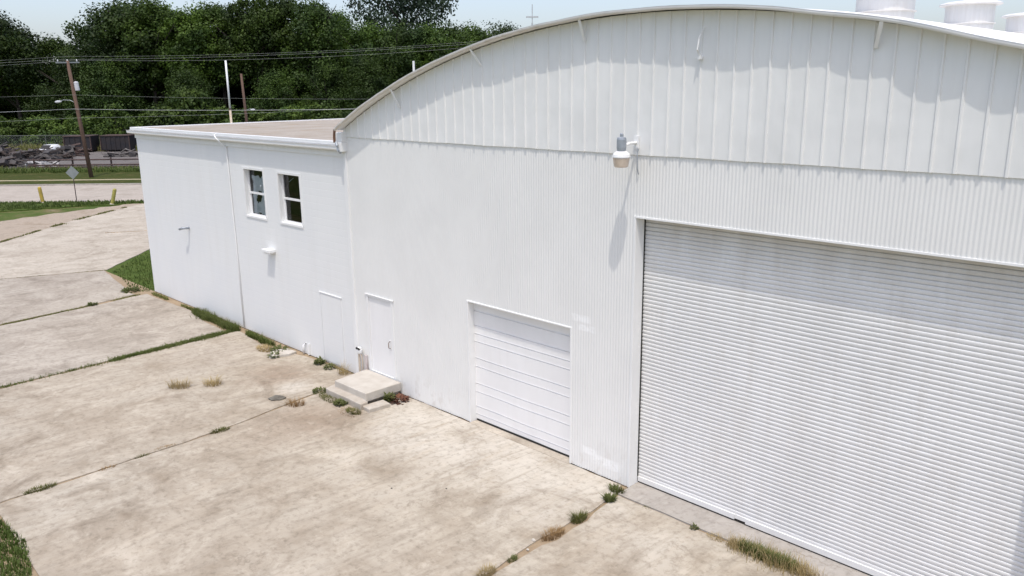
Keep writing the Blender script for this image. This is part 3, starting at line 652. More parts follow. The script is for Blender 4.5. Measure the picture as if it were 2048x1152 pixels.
# corner trim with gutter outlet at the junction
mb = MB(); mb.box(-18.10, -17.965, -0.03, 0.05, 0, 6.18); mb.build('corner_trim', M['trim'], hangar, bevel=0.008)
mb = MB(); mb.box(-18.16, -17.93, -0.17, 0.02, 6.17, 6.42); mb.box(-18.22, -17.92, -0.15, 0.02, 6.42, 6.66)
mb.build('gutter_end_box', M['trim'], hangar, bevel=0.015)
MB().tube([(-18.20, -0.16, 6.74), (-18.22, -0.17, 6.55), (-18.22, -0.17, 6.40)], 0.035, 8).build('rusty_outlet', M['rust'], hangar)
MB().tube([(-18.10, -0.20, 6.42), (-18.04, -0.22, 6.33), (-18.03, -0.20, 6.22), (-18.05, -0.12, 6.14)], 0.032, 8).build('outlet_elbow', M['grey_metal'], hangar)

# roller door
rd = MB()
Y = 0.31; p = 0.0769; z = 0.14; prof = []
prof_pts = ((0.0, 0.012), (0.05, 0.002), (0.15, -0.004), (0.34, -0.008), (0.55, -0.010), (0.74, -0.009), (0.86, -0.005), (0.91, 0.004), (0.95, 0.014))
while z < 5.6:
    for a, dy in prof_pts: prof.append((Y + dy, z + a * p))
    z += p
rows = []
for xx in [-8.80 + 6.95 * k / 24 for k in range(25)]:
    rows.append([(xx, yy + 0.012 * noise.noise((xx * 0.4, zz * 0.5, 4)) + 0.003 * noise.noise((xx * 1.5, zz * 6, 2)), zz + 0.006 * noise.noise((xx * 0.7, zz * 0.4, 9)) + 0.003 * noise.noise((xx * 1.2, zz * 5, 1))) for yy, zz in prof])
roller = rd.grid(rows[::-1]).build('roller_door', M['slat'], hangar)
mb = MB(); mb.box(-8.78, -6.55, Y - 0.035, Y + 0.02, 0.045, 0.15); mb.box(-6.55, -6.33, Y - 0.02, Y + 0.02, 0.065, 0.15); mb.box(-6.33, -1.9, Y - 0.035, Y + 0.02, 0.04, 0.15)
mb.build('bottom_bar', M['slat'], roller, bevel=0.006)
mb = MB(); mb.box(-8.78, -1.9, Y - 0.012, Y + 0.015, 0.012, 0.046); mb.build('rubber_seal', M['dark'], roller)
for gx0 in (-8.79, -1.95): MB().box(gx0, gx0 + 0.07, Y - 0.055, Y - 0.03, 0.013, 5.6).build('guide_rail', M['slat'], roller)
mb = MB(); mb.box(-8.72, -8.710, Y - 0.05, Y + 0.0, 0.05, 5.5); mb.build('guide_brush', M['dark'], roller)
# door surround: jamb returns and lintel
mb = MB(); mb.box(-8.765, -8.713, -0.006, 0.40, 0.0, 5.40); mb.build('jamb', M['trim'], hangar, bevel=0.006)
MB().box(-1.947, -1.80, -0.006, 0.40, 0, 5.40).build('jamb', M['trim'], hangar, bevel=0.006)
mb = MB(); mb.box(-8.765, -1.80, -0.006, 0.30, 5.403, 5.435); mb.box(-8.765, -1.80, 0.20, 0.42, 5.435, 6.0); mb.build('lintel', M['trim'], hangar)
# sectional overhead door
def sect(mb, x0, x1, y, z0, z1):
    prof = []; grooves = (2.73, 2.38, 2.18, 1.99, 1.58, 1.37, 0.95, 0.74, 0.37, 0.17)
    zs = sorted(grooves); prof.append((0, z0))
    for g in zs: prof += [(0, g - 0.018), (0.024, g - 0.008), (0.022, g + 0.004), (-0.006, g + 0.009), (0, g + 0.025)]
    prof.append((0, z1))
    cols = []
    for k in range(29):
        xx = x0 + (x1 - x0) * k / 28
        cols.append([(xx, y + dy + 0.022 * noise.noise((xx * 0.8, zz * 0.9, 3)) * min(1, (z1 - zz)), zz + (0.035 * noise.noise((xx * 0.9, 1, 6)) * max(0, 1 - zz))) for dy, zz in prof])
    mb.grid(cols[::-1])
gd = MB(); sect(gd, -13.42, -10.22, 0.19, 0.045, 3.0); gdoor = gd.build('overhead_door', M['door'], hangar)
mb = MB(); mb.box(-13.36, -10.29, 0.176, 0.205, 0.012, 0.052); mb.build('bottom_seal', M['dark'], gdoor)
mb = MB(); mb.box(-13.43, -13.385, -0.008, 0.30, 0, 3.01); mb.box(-10.278, -10.235, -0.008, 0.30, 0, 3.01); mb.box(-13.385, -10.278, -0.010, 0.30, 2.975, 3.008)
mb.build('overhead_door_frame', M['trim'], hangar, bevel=0.006)
# personnel door
mb = MB(); mb.box(-17.36, -16.37, 0.025, 0.06, 0.345, 2.40); pdoor = mb.build('personnel_door', M['door'], hangar, bevel=0.004)
mb = MB(); mb.box(-17.43, -17.365, -0.012, 0.07, 0.3, 2.405); mb.box(-16.365, -16.29, -0.012, 0.07, 0.3, 2.405); mb.box(-17.43, -16.29, -0.013, 0.07, 2.407, 2.46); mb.box(-17.43, -16.29, 0.0, 0.07, 0.28, 0.343)
mb.build('door_frame', M['trim'], hangar)
mb = MB(); mb.box(-17.47, -16.24, -0.032, 0.0, 2.462, 2.48); mb.build('drip_cap', M['trim'], hangar)
mb = MB(); mb.box(-16.52, -16.44, 0.012, 0.024, 1.12, 1.36); mb.build('handle_plate', M['trim'], pdoor)
MB().tube([(-16.48, 0.012, 1.34), (-16.48, -0.045, 1.31), (-16.48, -0.045, 1.17), (-16.48, 0.012, 1.14)], 0.010, 6).build('handle', M['rust'], pdoor)
# dark interior so that gaps stay dark
# ------------------------------------------------------------------ the annex
annex = thing('annex_building', 'low flat roofed white block building joined to the left of the warehouse', 'building', (-25, 0.05, 0))
AX0, AX1, AY, AZ = -32.2, -18.045, 0.05, 6.22
W1 = (-23.78, -22.59, 3.93, 5.37); W2 = (-21.69, -20.50, 3.93, 5.36)
mb = MB()
def flat(x0, x1, z0, z1): mb.box(x0, x1, AY, AY + 0.2, z0, z1)
flat(AX0, W1[0], 0, AZ); flat(W1[0], W1[1], 0, W1[2]); flat(W1[0], W1[1], W1[3], AZ); flat(W1[1], W2[0], 0, AZ)
flat(W2[0], W2[1], 0, W2[2]); flat(W2[0], W2[1], W2[3], AZ); flat(W2[1], AX1, 0, AZ)
mb.box(AX0, AX0 + 0.2, AY + 0.2, 22, 0, AZ); mb.box(AX0 + 0.2, AX1, 21.8, 22, 0, AZ)
aw = mb.build('wall', M['block'], annex)
mb = MB(); mb.box(AX0 + 0.2, AX1, 0.26, 4.0, 3.0, 3.05); mb.box(AX0 + 0.2, AX1, 4.0, 4.1, 3.05, 6.15); mb.build('inner_room', M['interior'], annex)
mb = MB(); mb.box(AX0 - 0.12, AX1 + 0.03, -0.04, 22.2, 6.24, 6.39); ar = mb.build('roof', M['roof_tan'], annex)
mb = MB(); mb.box(AX0 - 0.16, AX1 + 0.0, -0.085, 0.03, 6.33, 6.43); mb.box(AX0 - 0.16, AX0 - 0.06, 0.03, 22.2, 6.33, 6.43); mb.build('edge_trim', M['trim_bright'], ar, bevel=0.012)
mb = MB()
gx = [AX0 - 0.32, AX1 - 0.02]
prof = [(-0.05, 6.325), (-0.05, 6.215), (-0.13, 6.20), (-0.165, 6.235), (-0.165, 6.30), (-0.185, 6.325), (-0.175, 6.325), (-0.155, 6.29), (-0.15, 6.24), (-0.125, 6.215), (-0.065, 6.225), (-0.062, 6.325)]
mb.grid([[(xx, yy, zz) for yy, zz in prof + prof[:1]] for xx in [gx[0] + (gx[1] - gx[0]) * k / 20 for k in range(21)]])
mb.build('gutter', M['trim_bright'], annex)
mb = MB(); mb.box(AX0 - 0.02, AX1 - 0.01, 0.012, 0.05, 6.03, 6.205); mb.build('frieze_board', M['trim'], annex)
MB().tube([(-25.05, -0.13, 6.40), (-25.03, -0.20, 6.38), (-24.97, -0.20, 6.28), (-24.82, -0.10, 6.13), (-24.74, 0.012, 6.0), (-24.72, 0.015, 5.0), (-24.68, 0.015, 2.5), (-24.66, 0.012, 0.05)], 0.022, 8).build('downpipe', M['trim'], annex, smooth=True)
def window(x0, x1, z0, z1, sheet):
    mb = MB(); t = 0.036; y0, y1 = AY + 0.135, AY + 0.19
    mb.box(x0, x0 + t, y0, y1, z0, z1); mb.box(x1 - t, x1, y0, y1, z0, z1); mb.box(x0 + t, x1 - t, y0, y1, z1 - t, z1); mb.box(x0 + t, x1 - t, y0, y1, z0, z0 + t)
    mb.box(x0 - 0.0, x0 + 0.0, y0, y1, z0, z0)
    wn = mb.build('window', M['trim_bright'], annex)
    zm = (z0 + z1) / 2 - 0.02
    mb = MB(); mb.box(x0 + t, x1 - t, y0 - 0.02, y1 - 0.02, zm - 0.028, zm + 0.028)
    for a in (x0 + t, x1 - t - 0.035): mb.box(a, a + 0.035, y0 + 0.006, y1 - 0.008, z0 + t, zm - 0.028)
    mb.build('sash', M['trim_bright'], wn)
    mb = MB(); mb.quad((x0 + t, y0 + 0.03, z0 + t), (x1 - t, y0 + 0.03, z0 + t), (x1 - t, y0 + 0.03, z1 - t), (x0 + t, y0 + 0.03, z1 - t)); mb.build('pane', M['glass'], wn)
    mb = MB(); mb.box(x0 - 0.05, x1 + 0.05, AY - 0.025, AY + 0.10, z0 - 0.07, z0 - 0.002); mb.build('sill', M['trim_bright'], wn, bevel=0.008)
    mb = MB(); mb.box(x0 - 0.08, x0 - 0.004, AY - 0.012, AY + 0.1, z0, z1 + 0.07); mb.box(x1 + 0.004, x1 + 0.08, AY - 0.012, AY + 0.1, z0, z1 + 0.07); mb.box(x0 - 0.004, x1 + 0.004, AY - 0.012, AY + 0.1, z1 + 0.002, z1 + 0.07)
    mb.build('frame', M['trim'], wn)
    if sheet == 1:
        rng = random.Random(3); mb = MB(); rows = []
        for i in range(26):
            zz = z0 + 0.05 + (z1 - z0 - 0.25) * i / 25; row = []
            for j in range(22):
                xx = x0 + 0.12 + (x1 - x0 - 0.2) * j / 21
                row.append((xx + 0.04 * noise.noise((xx * 4, zz * 3, 5)), y1 - 0.012 + 0.022 * noise.noise((xx * 5, zz * 4, 1)), zz + 0.03 * noise.noise((xx * 6, zz * 5, 2))))
            rows.append(row)
        b = MB(); b.grid(rows); b.f = [f for f in b.f if noise.noise((b.v[f[0]][0] * 3.2, b.v[f[0]][2] * 2.6, 4.4)) > -0.2]
        b.build('plastic_sheet', M['plastic_sheet'], wn)
    else:
        for (xa, za, xb, zb) in ((x1 - 0.22, z0 + 0.08, x1 - 0.10, z0 + 0.55), (x1 - 0.30, z0 + 0.10, x1 - 0.26, z0 + 0.42), (x0 + 0.18, z1 - 0.25, x0 + 0.45, z1 - 0.12)):
            b = MB(); b.quad((xa, y1 + 0.05, za), (xa + 0.035, y1 + 0.05, za), (xb + 0.02, y1 + 0.06, zb), (xb, y1 + 0.06, zb)); b.build('plastic_strip', M['plastic_sheet'], wn)
    return wn
w1 = window(*W1, 1); w1['label'] = 'left sash window with cloudy torn sheet behind the glass'
w2 = window(*W2, 2); w2['label'] = 'right sash window with dark glass'
mb = MB(); mb.box(-19.77, -18.77, 0.036, 0.06, 0.05, 2.06); bd = mb.build('blocked_door', M['block'], annex, bevel=0.006)
mb = MB(); mb.box(-19.80, -19.772, 0.030, 0.06, 0.05, 2.088); mb.box(-18.768, -18.74, 0.030, 0.06, 0.05, 2.088); mb.box(-19.772, -18.768, 0.030, 0.06, 2.062, 2.088); mb.build('outline', M['groove'], annex)
mb = MB(); mb.box(-19.85, -18.70, 0.022, 0.049, 2.09, 2.115); mb.build('drip_cap', M['trim'], annex)
mb = MB(); mb.box(-22.62, -22.18, -0.20, 0.045, 2.93, 3.02); mb.box(-22.56, -22.24, -0.16, 0.045, 2.88, 2.93); mb.build('wall_hood', M['trim'], annex, bevel=0.01)
MB().tube([(-28.28, 0.05, 2.99), (-28.28, -0.14, 3.01), (-28.33, -0.19, 3.0), (-28.52, -0.20, 2.95)], 0.042, 8).build('pipe_elbow', M['grey_metal'], annex, smooth=True)
MB().tube([(-20.85, -0.03, 0.02), (-20.85, -0.03, 0.28), (-20.80, 0.05, 0.34)], 0.03, 8).build('drain_stub', M['trim'], annex, smooth=True)
MB().box(-20.62, -20.58, -0.02, 0.045, 0.02, 0.36).build('conduit', M['trim'], annex)

# ------------------------------------------------------------------ things by the wall
t = thing('wall_lamp', 'barn style security lamp on a short arm above the roller door corner', 'lamp', (-8.76, 0, 6.75))
hx, hy = -8.72, -0.47
MB().tube([(hx + 0.0, -0.02, 6.76), (hx, -0.25, 6.76), (hx, hy + 0.1, 6.73)], 0.026, 8).build('arm', M['trim'], t)
mb = MB(); mb.box(hx - 0.05, hx + 0.05, -0.055, -0.02, 6.66, 6.88); mb.build('mount_plate', M['trim'], t)
MB().tube([(hx + 0.03, -0.05, 6.68), (hx + 0.05, -0.06, 6.3), (hx + 0.05, -0.02, 6.2)], 0.010, 6).build('cable', M['grey_metal'], t)
MB().lathe([(0.055, 6.63), (0.078, 6.65), (0.085, 6.70), (0.085, 6.84), (0.075, 6.875), (0.03, 6.885)], 20, (hx, hy, 0)).build('ballast_housing', M['grey_metal'], t)
MB().lathe([(0.03, 6.882), (0.032, 6.93), (0.025, 6.945)], 14, (hx, hy, 0)).build('photocell', M['grey_metal'], t)
MB().lathe([(0.155, 6.525), (0.160, 6.54), (0.15, 6.585), (0.10, 6.632), (0.06, 6.64)], 24, (hx, hy, 0)).build('hood', M['trim_bright'], t)
MB().lathe([(0.105, 6.36), (0.125, 6.375), (0.15, 6.522), (0.13, 6.527)], 24, (hx, hy, 0)).build('refractor', M['lens'], t)

t = thing('utility_meter', 'small white weathered pipe riser with valve head beside the personnel door', 'meter', (-17.72, -0.12, 0))
MB().tube([(-17.78, -0.10, 0.0), (-17.78, -0.10, 0.78)], 0.030, 8).build('riser', M['rust_pale'], t)
MB().tube([(-17.68, -0.08, 0.0), (-17.68, -0.07, 0.55), (-17.72, -0.07, 0.72)], 0.018, 8).build('riser', M['rust_pale'], t)
MB().lathe([(0.05, 0.74), (0.075, 0.78), (0.08, 0.86), (0.05, 0.92)], 14, (-17.76, -0.10, 0)).build('valve_head', M['trim'], t)
mb = MB(); mb.box(-17.80, -17.76, -0.19, -0.15, 0.88, 0.93); mb.box(-17.735, -17.69, -0.18, -0.14, 0.87, 0.92); mb.box(-17.80, -17.69, -0.16, -0.08, 0.86, 0.89); mb.build('valve_tap', M['dark'], t)
mb = MB(); mb.box(-17.62, -17.52, -0.05, -0.003, 0.25, 0.72); mb.build('stained_box', M['mauve'], t)

t = thing('concrete_steps', 'pale concrete landing and lower step under the white personnel door', 'steps', (-16.8, -0.6, 0))
MB().prism(wob([(-17.55, -0.035), (-17.42, -1.15), (-16.04, -1.14), (-16.03, -0.035)][::1], 0.25, 0.012, 3), 0.10, 0.335).build('landing', M['stoop'], t, bevel=0.02)
MB().prism(wob([(-17.62, -0.9), (-17.5, -1.38), (-15.90, -1.40), (-15.92, -1.16), (-16.6, -1.0)], 0.2, 0.015, 4), -0.06, 0.165).build('lower_step', M['stoop_low'], t, bevel=0.02)
MB().prism([(-17.4, -0.05), (-17.35, -0.95), (-16.2, -0.95), (-16.15, -0.05)], -0.06, 0.10).build('footing', M['stoop_low'], t)
o = MB().prism(wob([(-15.90, -0.72), (-15.93, -1.33), (-15.62, -1.35), (-15.55, -0.75)], 0.15, 0.02, 8), -0.05, 0.10).build('concrete_block', M['stoop_low'], bevel=0.02)
tag(o, 'pale concrete block lying against the right side of the steps', 'block')
o = MB().prism(wob([(-21.72, -0.62), (-21.2, -0.98), (-20.98, -0.42), (-21.05, -0.15), (-21.5, -0.2)], 0.2, 0.03, 5), -0.05, 0.075).build('broken_slab', M['stoop'], bevel=0.015)
tag(o, 'broken pale concrete slab by the annex wall with weeds round it', 'slab')
mb = MB(); rng = random.Random(2)
for i in range(7):
    pr = []
mb.lathe([(0.02, -0.02), (0.24, -0.01), (0.27, 0.03), (0.13, 0.085), (0.03, 0.10)], 6)
mb.v = [(x * 0.85 + 0.03 * noise.noise((x * 9, y * 9, z)), y * 0.55 + 0.04 * noise.noise((y * 7, x * 7, 3)), z + 0.02 * noise.noise((x * 8, y * 8, 7))) for x, y, z in mb.v]
o = mb.build('flat_stone', M['stone']); o.location = (-18.12, -2.44, 0.0); o.rotation_euler = (0, 0, 0.9); tag(o, 'dark flat stone lying on the concrete in front of the steps', 'stone')

rng = random.Random(14)
for px_, py_, sz, lab in ((-8.75, -2.72, 0.045, 'larger white stone in the joint below the brown grass'), (-8.62, -3.0, 0.03, 'small white stone in the joint below the larger one'), (-11.3, -2.55, 0.02, 'small dark stone alone on the pale concrete before the low white door'), (-12.1, -3.3, 0.022, 'small dark stone on the open concrete farther from the low white door')):
    q = MB().lathe([(0.3 * sz, -0.3 * sz), (sz, 0.1 * sz), (0.9 * sz, 0.5 * sz), (0.3 * sz, 0.9 * sz)], 9)
    q.v = [(x * (1 + 0.5 * noise.noise((x * 40, y * 40, sz * 99))), y * (0.8 + 0.5 * noise.noise((y * 40, x * 40, 3))), z) for x, y, z in q.v]
    o = q.build('stone', M['stoop'] if 'white' in lab.split('stone')[0] else M['stone']); o.location = (px_, py_, 0.0); tag(o, lab, 'stone')
# ------------------------------------------------------------------ street furniture
def bollard(x, y, mat, lean, label):
    t = thing('bollard', label, 'bollard', (x, y, 0), 'yellow bollards on the grass')
    b = MB().lathe([(0.125, -0.1), (0.125, 1.06), (0.10, 1.12), (0.04, 1.15)], 16).build('post', mat, t, local=True)
    MB().lathe([(0.16, -0.06), (0.16, 0.03), (0.13, 0.05)], 16).build('footing', M['stoop_low'], t, local=True)
    ax = Vector((-0.687, 0.685, 0)); t.rotation_mode = 'AXIS_ANGLE'; t.rotation_axis_angle = (lean, ax.x, ax.y, 0)
bollard(-65.2, 5.2, M['yellow'], -0.09, 'mustard yellow steel bollard leaning left, left of the road sign')
bollard(-60.35, 8.3, M['yellow_green'], 0.29, 'lemon yellow steel bollard leaning right, nearest the white annex')
t = thing('road_sign', 'diamond road sign seen from behind on a thin post between two bollards', 'sign', (-63.55, 6.95, 0), rz=rad(45))
MB().tube([(0, 0.03, -0.2), (0, 0.03, 2.75)], 0.03, 6).build('post', M['brown_steel'], t, local=True)
mb = MB(); d = 0.48; zc = 2.12
mb.v = [(0, 0, zc - d), (d, 0, zc), (0, 0, zc + d), (-d, 0, zc), (0, -0.012, zc - d), (d, -0.012, zc), (0, -0.012, zc + d), (-d, -0.012, zc)]
mb.f = [(0, 1, 2, 3), (7, 6, 5, 4), (0, 4, 5, 1), (1, 5, 6, 2), (2, 6, 7, 3), (3, 7, 4, 0)]
mb.v = [(x, y - 0.01, z) for x, y, z in mb.v]
mb.build('plate', M['sign_back'], t, local=True)

def util_pole(x, y, h, label, tilt=0.0, cross=True, transformer=False, lamp=None, lampz=7.0):
    t = thing('utility_pole', label, 'utility pole', (x, y, 0), 'wooden utility poles')
    MB().tube([(0, 0, -0.3), (0, 0, h * 0.5), (0, 0, h)], [0.20, 0.175, 0.14], 10).build('pole', M['pole_wood'], t, local=True, smooth=True)
    if cross:
        mb = MB(); ca = Matrix.Rotation(rad(45), 4, 'Z')
        mb.box(-0.06, 0.06, -1.15, 1.15, h - 0.22, h - 0.10, Matrix.Rotation(rad(20), 4, 'Z')); mb.build('crossarm', M['sign_back'], t, local=True)
        for s in (-0.95, 0.0, 0.95):
            q = Matrix.Rotation(rad(20), 4, 'Z') @ Vector((0, s, 0))
            MB().lathe([(0.03, h - 0.1), (0.06, h - 0.02), (0.05, h + 0.06), (0.02, h + 0.1)], 8, (q.x, q.y, 0)).build('insulator', M['insulator'], t, local=True)
    if transformer:
        c = (0.30 * S2 + 0.05, 0.30 * S2 + 0.05, 0)
        MB().lathe([(0.18, 7.85), (0.20, 7.9), (0.20, 8.55), (0.15, 8.64), (0.05, 8.67)], 16, c).build('transformer', M['insulator'], t, local=True)
        MB().tube([(c[0], c[1], 8.66), (c[0] + .02, c[1] - 0.1, 8.85)], 0.03, 6).build('bushing', M['brown_steel'], t, local=True)
        MB().tube([(0.1, 0.1, 8.3), (c[0], c[1], 8.3)], 0.04, 6).build('hanger', M['grey_metal'], t, local=True)
    if lamp:
        d = Vector((lamp[0], lamp[1], 0)); L = d.length
        MB().tube([(0, 0, lampz - 0.2), tuple(d * 0.3 + Vector((0, 0, lampz + 0.12))), tuple(d * 0.7 + Vector((0, 0, lampz + 0.2))), tuple(d + Vector((0, 0, lampz + 0.1)))], 0.03, 6).build('lamp_arm', M['wire'], t, local=True, smooth=True)
        lh = MB(); e = d.normalized()
        lh.lathe([(0.02, -0.30), (0.10, -0.15), (0.13, 0.1), (0.06, 0.32)], 10)
        mt = Matrix.Translation(d + Vector((0, 0, lampz + 0.08))) @ e.to_track_quat('Z', 'Y').to_matrix().to_4x4()
        lh.v = [tuple(mt @ Vector(p)) for p in lh.v]; lh.build('lamp_head', M['insulator'], t, local=True, smooth=True)
    if tilt:
        t.rotation_mode = 'AXIS_ANGLE'; t.rotation_axis_angle = (tilt, 0.687, -0.685, 0)
    return t
util_pole(-80.6, 13.57, 10.5, 'leaning wooden utility pole with white transformer and street lamp arm', 0.07, True, True, (-1.1, -1.1), 6.95)
util_pole(-98.0, 38.5, 9.75, 'bare dark wooden utility pole with street lamp before the trees', 0.03, False, False, (0.65, 0.65), 5.2)
util_pole(-46.5, 47.7, 12.3, 'wooden utility pole behind the warehouse roof holding the wires', 0.0)
util_pole(-115.0, -20.8, 10.5, 'wooden utility pole farther left along the street', 0.0)
t = thing('white_pole', 'tall thin white pole with rusty lower end behind the annex roof', 'pole', (-42.66, 9.08, 0))
MB().tube([(0, 0, -0.2), (0, 0, 6.75)], 0.062, 10).build('rusty_lower_pole', M['rust_pale'], t, local=True, smooth=True)
MB().tube([(0, 0, 6.75), (0, 0, 9.3)], 0.052, 10).build('upper_pole', M['trim_bright'], t, local=True, smooth=True)
MB().lathe([(0.075, 6.72), (0.08, 6.76), (0.075, 6.80)], 10).build('collar', M['brown_steel'], t, local=True)
o = MB().tube([(-35.52, 16.22, 0), (-35.52, 16.22, 9.16)], 0.06, 8).build('white_pole', M['trim']); tag(o, 'short white pole top showing above the arched roof edge', 'pole')

def wire(pts, sag, r, mat, label, n=14):
    P = []
    for a, b in zip(pts[:-1], pts[1:]):
        a = Vector(a); b = Vector(b)
        for k in range(n): 
            t = k / n; q = a.lerp(b, t); q.z -= sag * 4 * t * (1 - t); P.append(q)
    P.append(Vector(pts[-1]))
    o = MB().tube(P, r, 5).build('power_line', mat); tag(o, label, 'wire', 'overhead wires along the street')
pl = Vector((-115.0, -20.8, 0)); pm = Vector((-81.1, 13.06, 0)); pr = Vector((-46.5, 47.7, 0))
def wpts(z0, z1, z2, off): return [tuple(pl + Vector((-S2 * off, S2 * off, z0))), tuple(pm + Vector((-S2 * off, S2 * off, z1))), tuple(pr + Vector((-S2 * off, S2 * off, z2)))]
wire(wpts(10.5, 10.55, 12.35, -0.95), 0.55, 0.007, M['wire_dark'], 'top overhead wire on the crossarm, the side nearer the road')
wire(wpts(10.8, 10.85, 12.65, 0.0), 0.65, 0.006, M['wire_dark'], 'top overhead wire on the middle of the crossarm')
wire(wpts(10.5, 10.55, 12.35, 0.95), 0.80, 0.007, M['wire_dark'], 'top overhead wire on the crossarm, the side nearer the trees')
wire(wpts(6.2, 6.25, 6.5, -0.2), 0.42, 0.014, M['wire'], 'bright thick cable strung below the street lamp')
wire(wpts(7.8, 7.50, 6.9, -0.18), 0.35, 0.006, M['wire_dark'], 'thin dark wire just below the transformer')
wire(wpts(5.3, 5.45, 7.4, -0.15), 0.45, 0.008, M['wire_dark'], 'lowest dull wire crossing the utility pole')
# far mast and far pole behind the roof
t = thing('radio_mast', 'thin distant mast with small crossbar above the left roof curve', 'mast', (-152.5, 148.7, 0))
MB().tube([(0, 0, 0), (0, 0, 24)], [0.5, 0.22], 8).build('mast', M['insulator'], t, local=True)
mb = MB(); mb.box(-1.6, 1.6, -0.15, 0.15, 25.2, 25.6, Matrix.Rotation(rad(45), 4, 'Z')); mb.build('crossbar', M['insulator'], t, local=True)
MB().tube([(0, 0, 24), (0, 0, 28.5)], 0.12, 6).build('antenna', M['insulator'], t, local=True)
t = thing('distant_pole', 'far pole top with dark cluster beside the roof ventilators', 'utility pole', (-28, 80.2, 0))
MB().tube([(0, 0, 0), (0, 0, 13.6)], 0.14, 8).build('pole', M['pole_wood'], t, local=True)
rng = random.Random(8); mb = MB()
for k in range(26):
    a = rng.uniform(0, 6.28); mb.box(-0.05, 0.05, -0.05, 0.05, -.18, .18, Matrix.Translation((0.33 * math.cos(a) * rng.random(), 0.33 * math.sin(a) * rng.random(), 13.6 + rng.uniform(-.25, .35))) @ Matrix.Rotation(rng.uniform(-1.2, 1.2), 4, 'X'))
mb.build('equipment_cluster', M['dark_steel'], t, local=True)

# ------------------------------------------------------------------ scrap yard across the street
t = thing('chain_link_fence', 'long grey chain link fence at the back of the scrap yard', 'fence', tuple(UV(-60, 113.2)))
a, b = UV(-95, 113.2), UV(-10, 113.2)
mb = MB(); mb.quad((a.x, a.y, 0), (b.x, b.y, 0), (b.x, b.y, 1.95), (a.x, a.y, 1.95)); mb.build('mesh', M['chain'], t)
MB().tube([(a.x, a.y, 1.97), (b.x, b.y, 1.97)], 0.035, 6).build('top_rail', M['fence_grey'], t)
for k in range(26):
    p = UV(-95 + 3.4 * k, 113.13); MB().tube([(p.x, p.y, -0.1), (p.x, p.y, 2.05)], 0.04, 6).build('post', M['fence_grey'], t)
t = thing('pipe_rail', 'low brown pipe rail fence between the street verge and the scrap yard', 'fence', tuple(UV(-44, 84)))
for z, r in ((0.95, 0.07), (0.42, 0.08), (0.22, 0.07)):
    p, q = UV(-50, 84), UV(-25, 84); MB().tube([(p.x, p.y, z), (q.x, q.y, z)], r, 8).build('rail', M['brown_steel'], t)
for u in (-49.5, -45.5, -41.5, -37.5, -33.5, -29.5):
    p = UV(u, 84.2); MB().tube([(p.x, p.y, -0.1), (p.x, p.y, 1.15)], 0.09, 8).build('post', M['brown_steel'], t)
def container(u, v, wd, label):
    t = thing('scrap_container', label, 'container', tuple(UV(u, v)), 'dark containers in the scrap yard', rad(45))
    mb = MB(); mb.prism([(-wd / 2, -1.2), (wd / 2, -1.2), (wd / 2, 1.2), (-wd / 2, 1.2)], 0.18, 2.05)
    i0 = 0
    mb.build('body', M['dark_steel'], t, local=True, bevel=0.12)
    n = int(wd / 0.6)
    for k in range(n + 1):
        x = -wd / 2 + wd * k / n; MB().box(x - 0.06, x + 0.06, -1.27, -1.2, 0.2, 1.98).build('rib', M['brown_steel'] if k in (0, n) else M['dark_steel'], t, local=True)
    MB().box(-wd / 2 - 0.06, wd / 2 + 0.06, -1.29, 1.29, 2.05, 2.16).build('top_rim', M['brown_steel'], t, local=True)
    for s in (-1, 1): MB().box(s * wd * 0.3 - 0.1, s * wd * 0.3 + 0.1, -1.1, 1.1, 0.0, 0.2).build('skid', M['brown_steel'], t, local=True)
container(-57.0, 108.5, 3.5, 'dark ribbed steel container right of the leaning utility pole')
container(-52.3, 109.0, 3.8, 'dark ribbed steel container half hidden by the corner of the annex')
# white car end-on
t = thing('parked_car', 'white car parked among scrap left of the leaning utility pole', 'car', tuple(UV(-57.2, 101)), rz=rad(128))
def body(mb, secs):
    rows = []
    for x, hw, z0, z1, top in secs:
        rows.append([(x, -hw, z0), (x, -hw * 1.02, (z0 + z1) / 2), (x, -hw * 0.98, z1), (x, -hw * 0.8, z1 + (top - z1) * 0.8), (x, -hw * 0.65, top), (x, hw * 0.65, top), (x, hw * 0.8, z1 + (top - z1) * 0.8), (x, hw * 0.98, z1), (x, hw * 1.02, (z0 + z1) / 2), (x, hw, z0), (x, -hw, z0)])
    mb.grid(rows); n = len(mb.v); mb.f.append(tuple(range(10))); mb.f.append(tuple(range(n - 11, n - 1))[::-1])
mb = MB(); body(mb, [(-2.2, 0.80, 0.35, 0.75, 0.78), (-2.1, 0.86, 0.28, 0.85, 0.90), (-1.0, 0.88, 0.25, 0.9, 0.98), (-0.95, 0.88, 0.25, 0.9, 0.99), (-0.3, 0.88, 0.25, 0.92, 1.45), (0.9, 0.88, 0.25, 0.92, 1.47), (1.5, 0.87, 0.25, 0.92, 1.05), (2.1, 0.84, 0.28, 0.9, 0.98), (2.2, 0.8, 0.35, 0.8, 0.84)])
mb.build('body', M['car_white'], t, local=True, smooth=True)
for s in (-1, 1):
    for x in (-1.35, 1.35):
        wmb = MB(); wmb.lathe([(0.2, -0.1), (0.31, -0.1), (0.33, -0.06), (0.33, 0.06), (0.31, 0.1), (0.2, 0.1)], 16)
        wmb.v = [(a + x, c + s * 0.8, b + 0.33) for a, b, c in wmb.v]; wmb.build('wheel', M['tyre'], t, local=True)
    mb = MB(); mb.quad((-0.5, s * 0.83, 0.98), (1.25, s * 0.83, 0.98), (0.85, s * 0.68, 1.36), (-0.2, s * 0.68, 1.36)); mb.build('side_window', M['dark'], t, local=True)
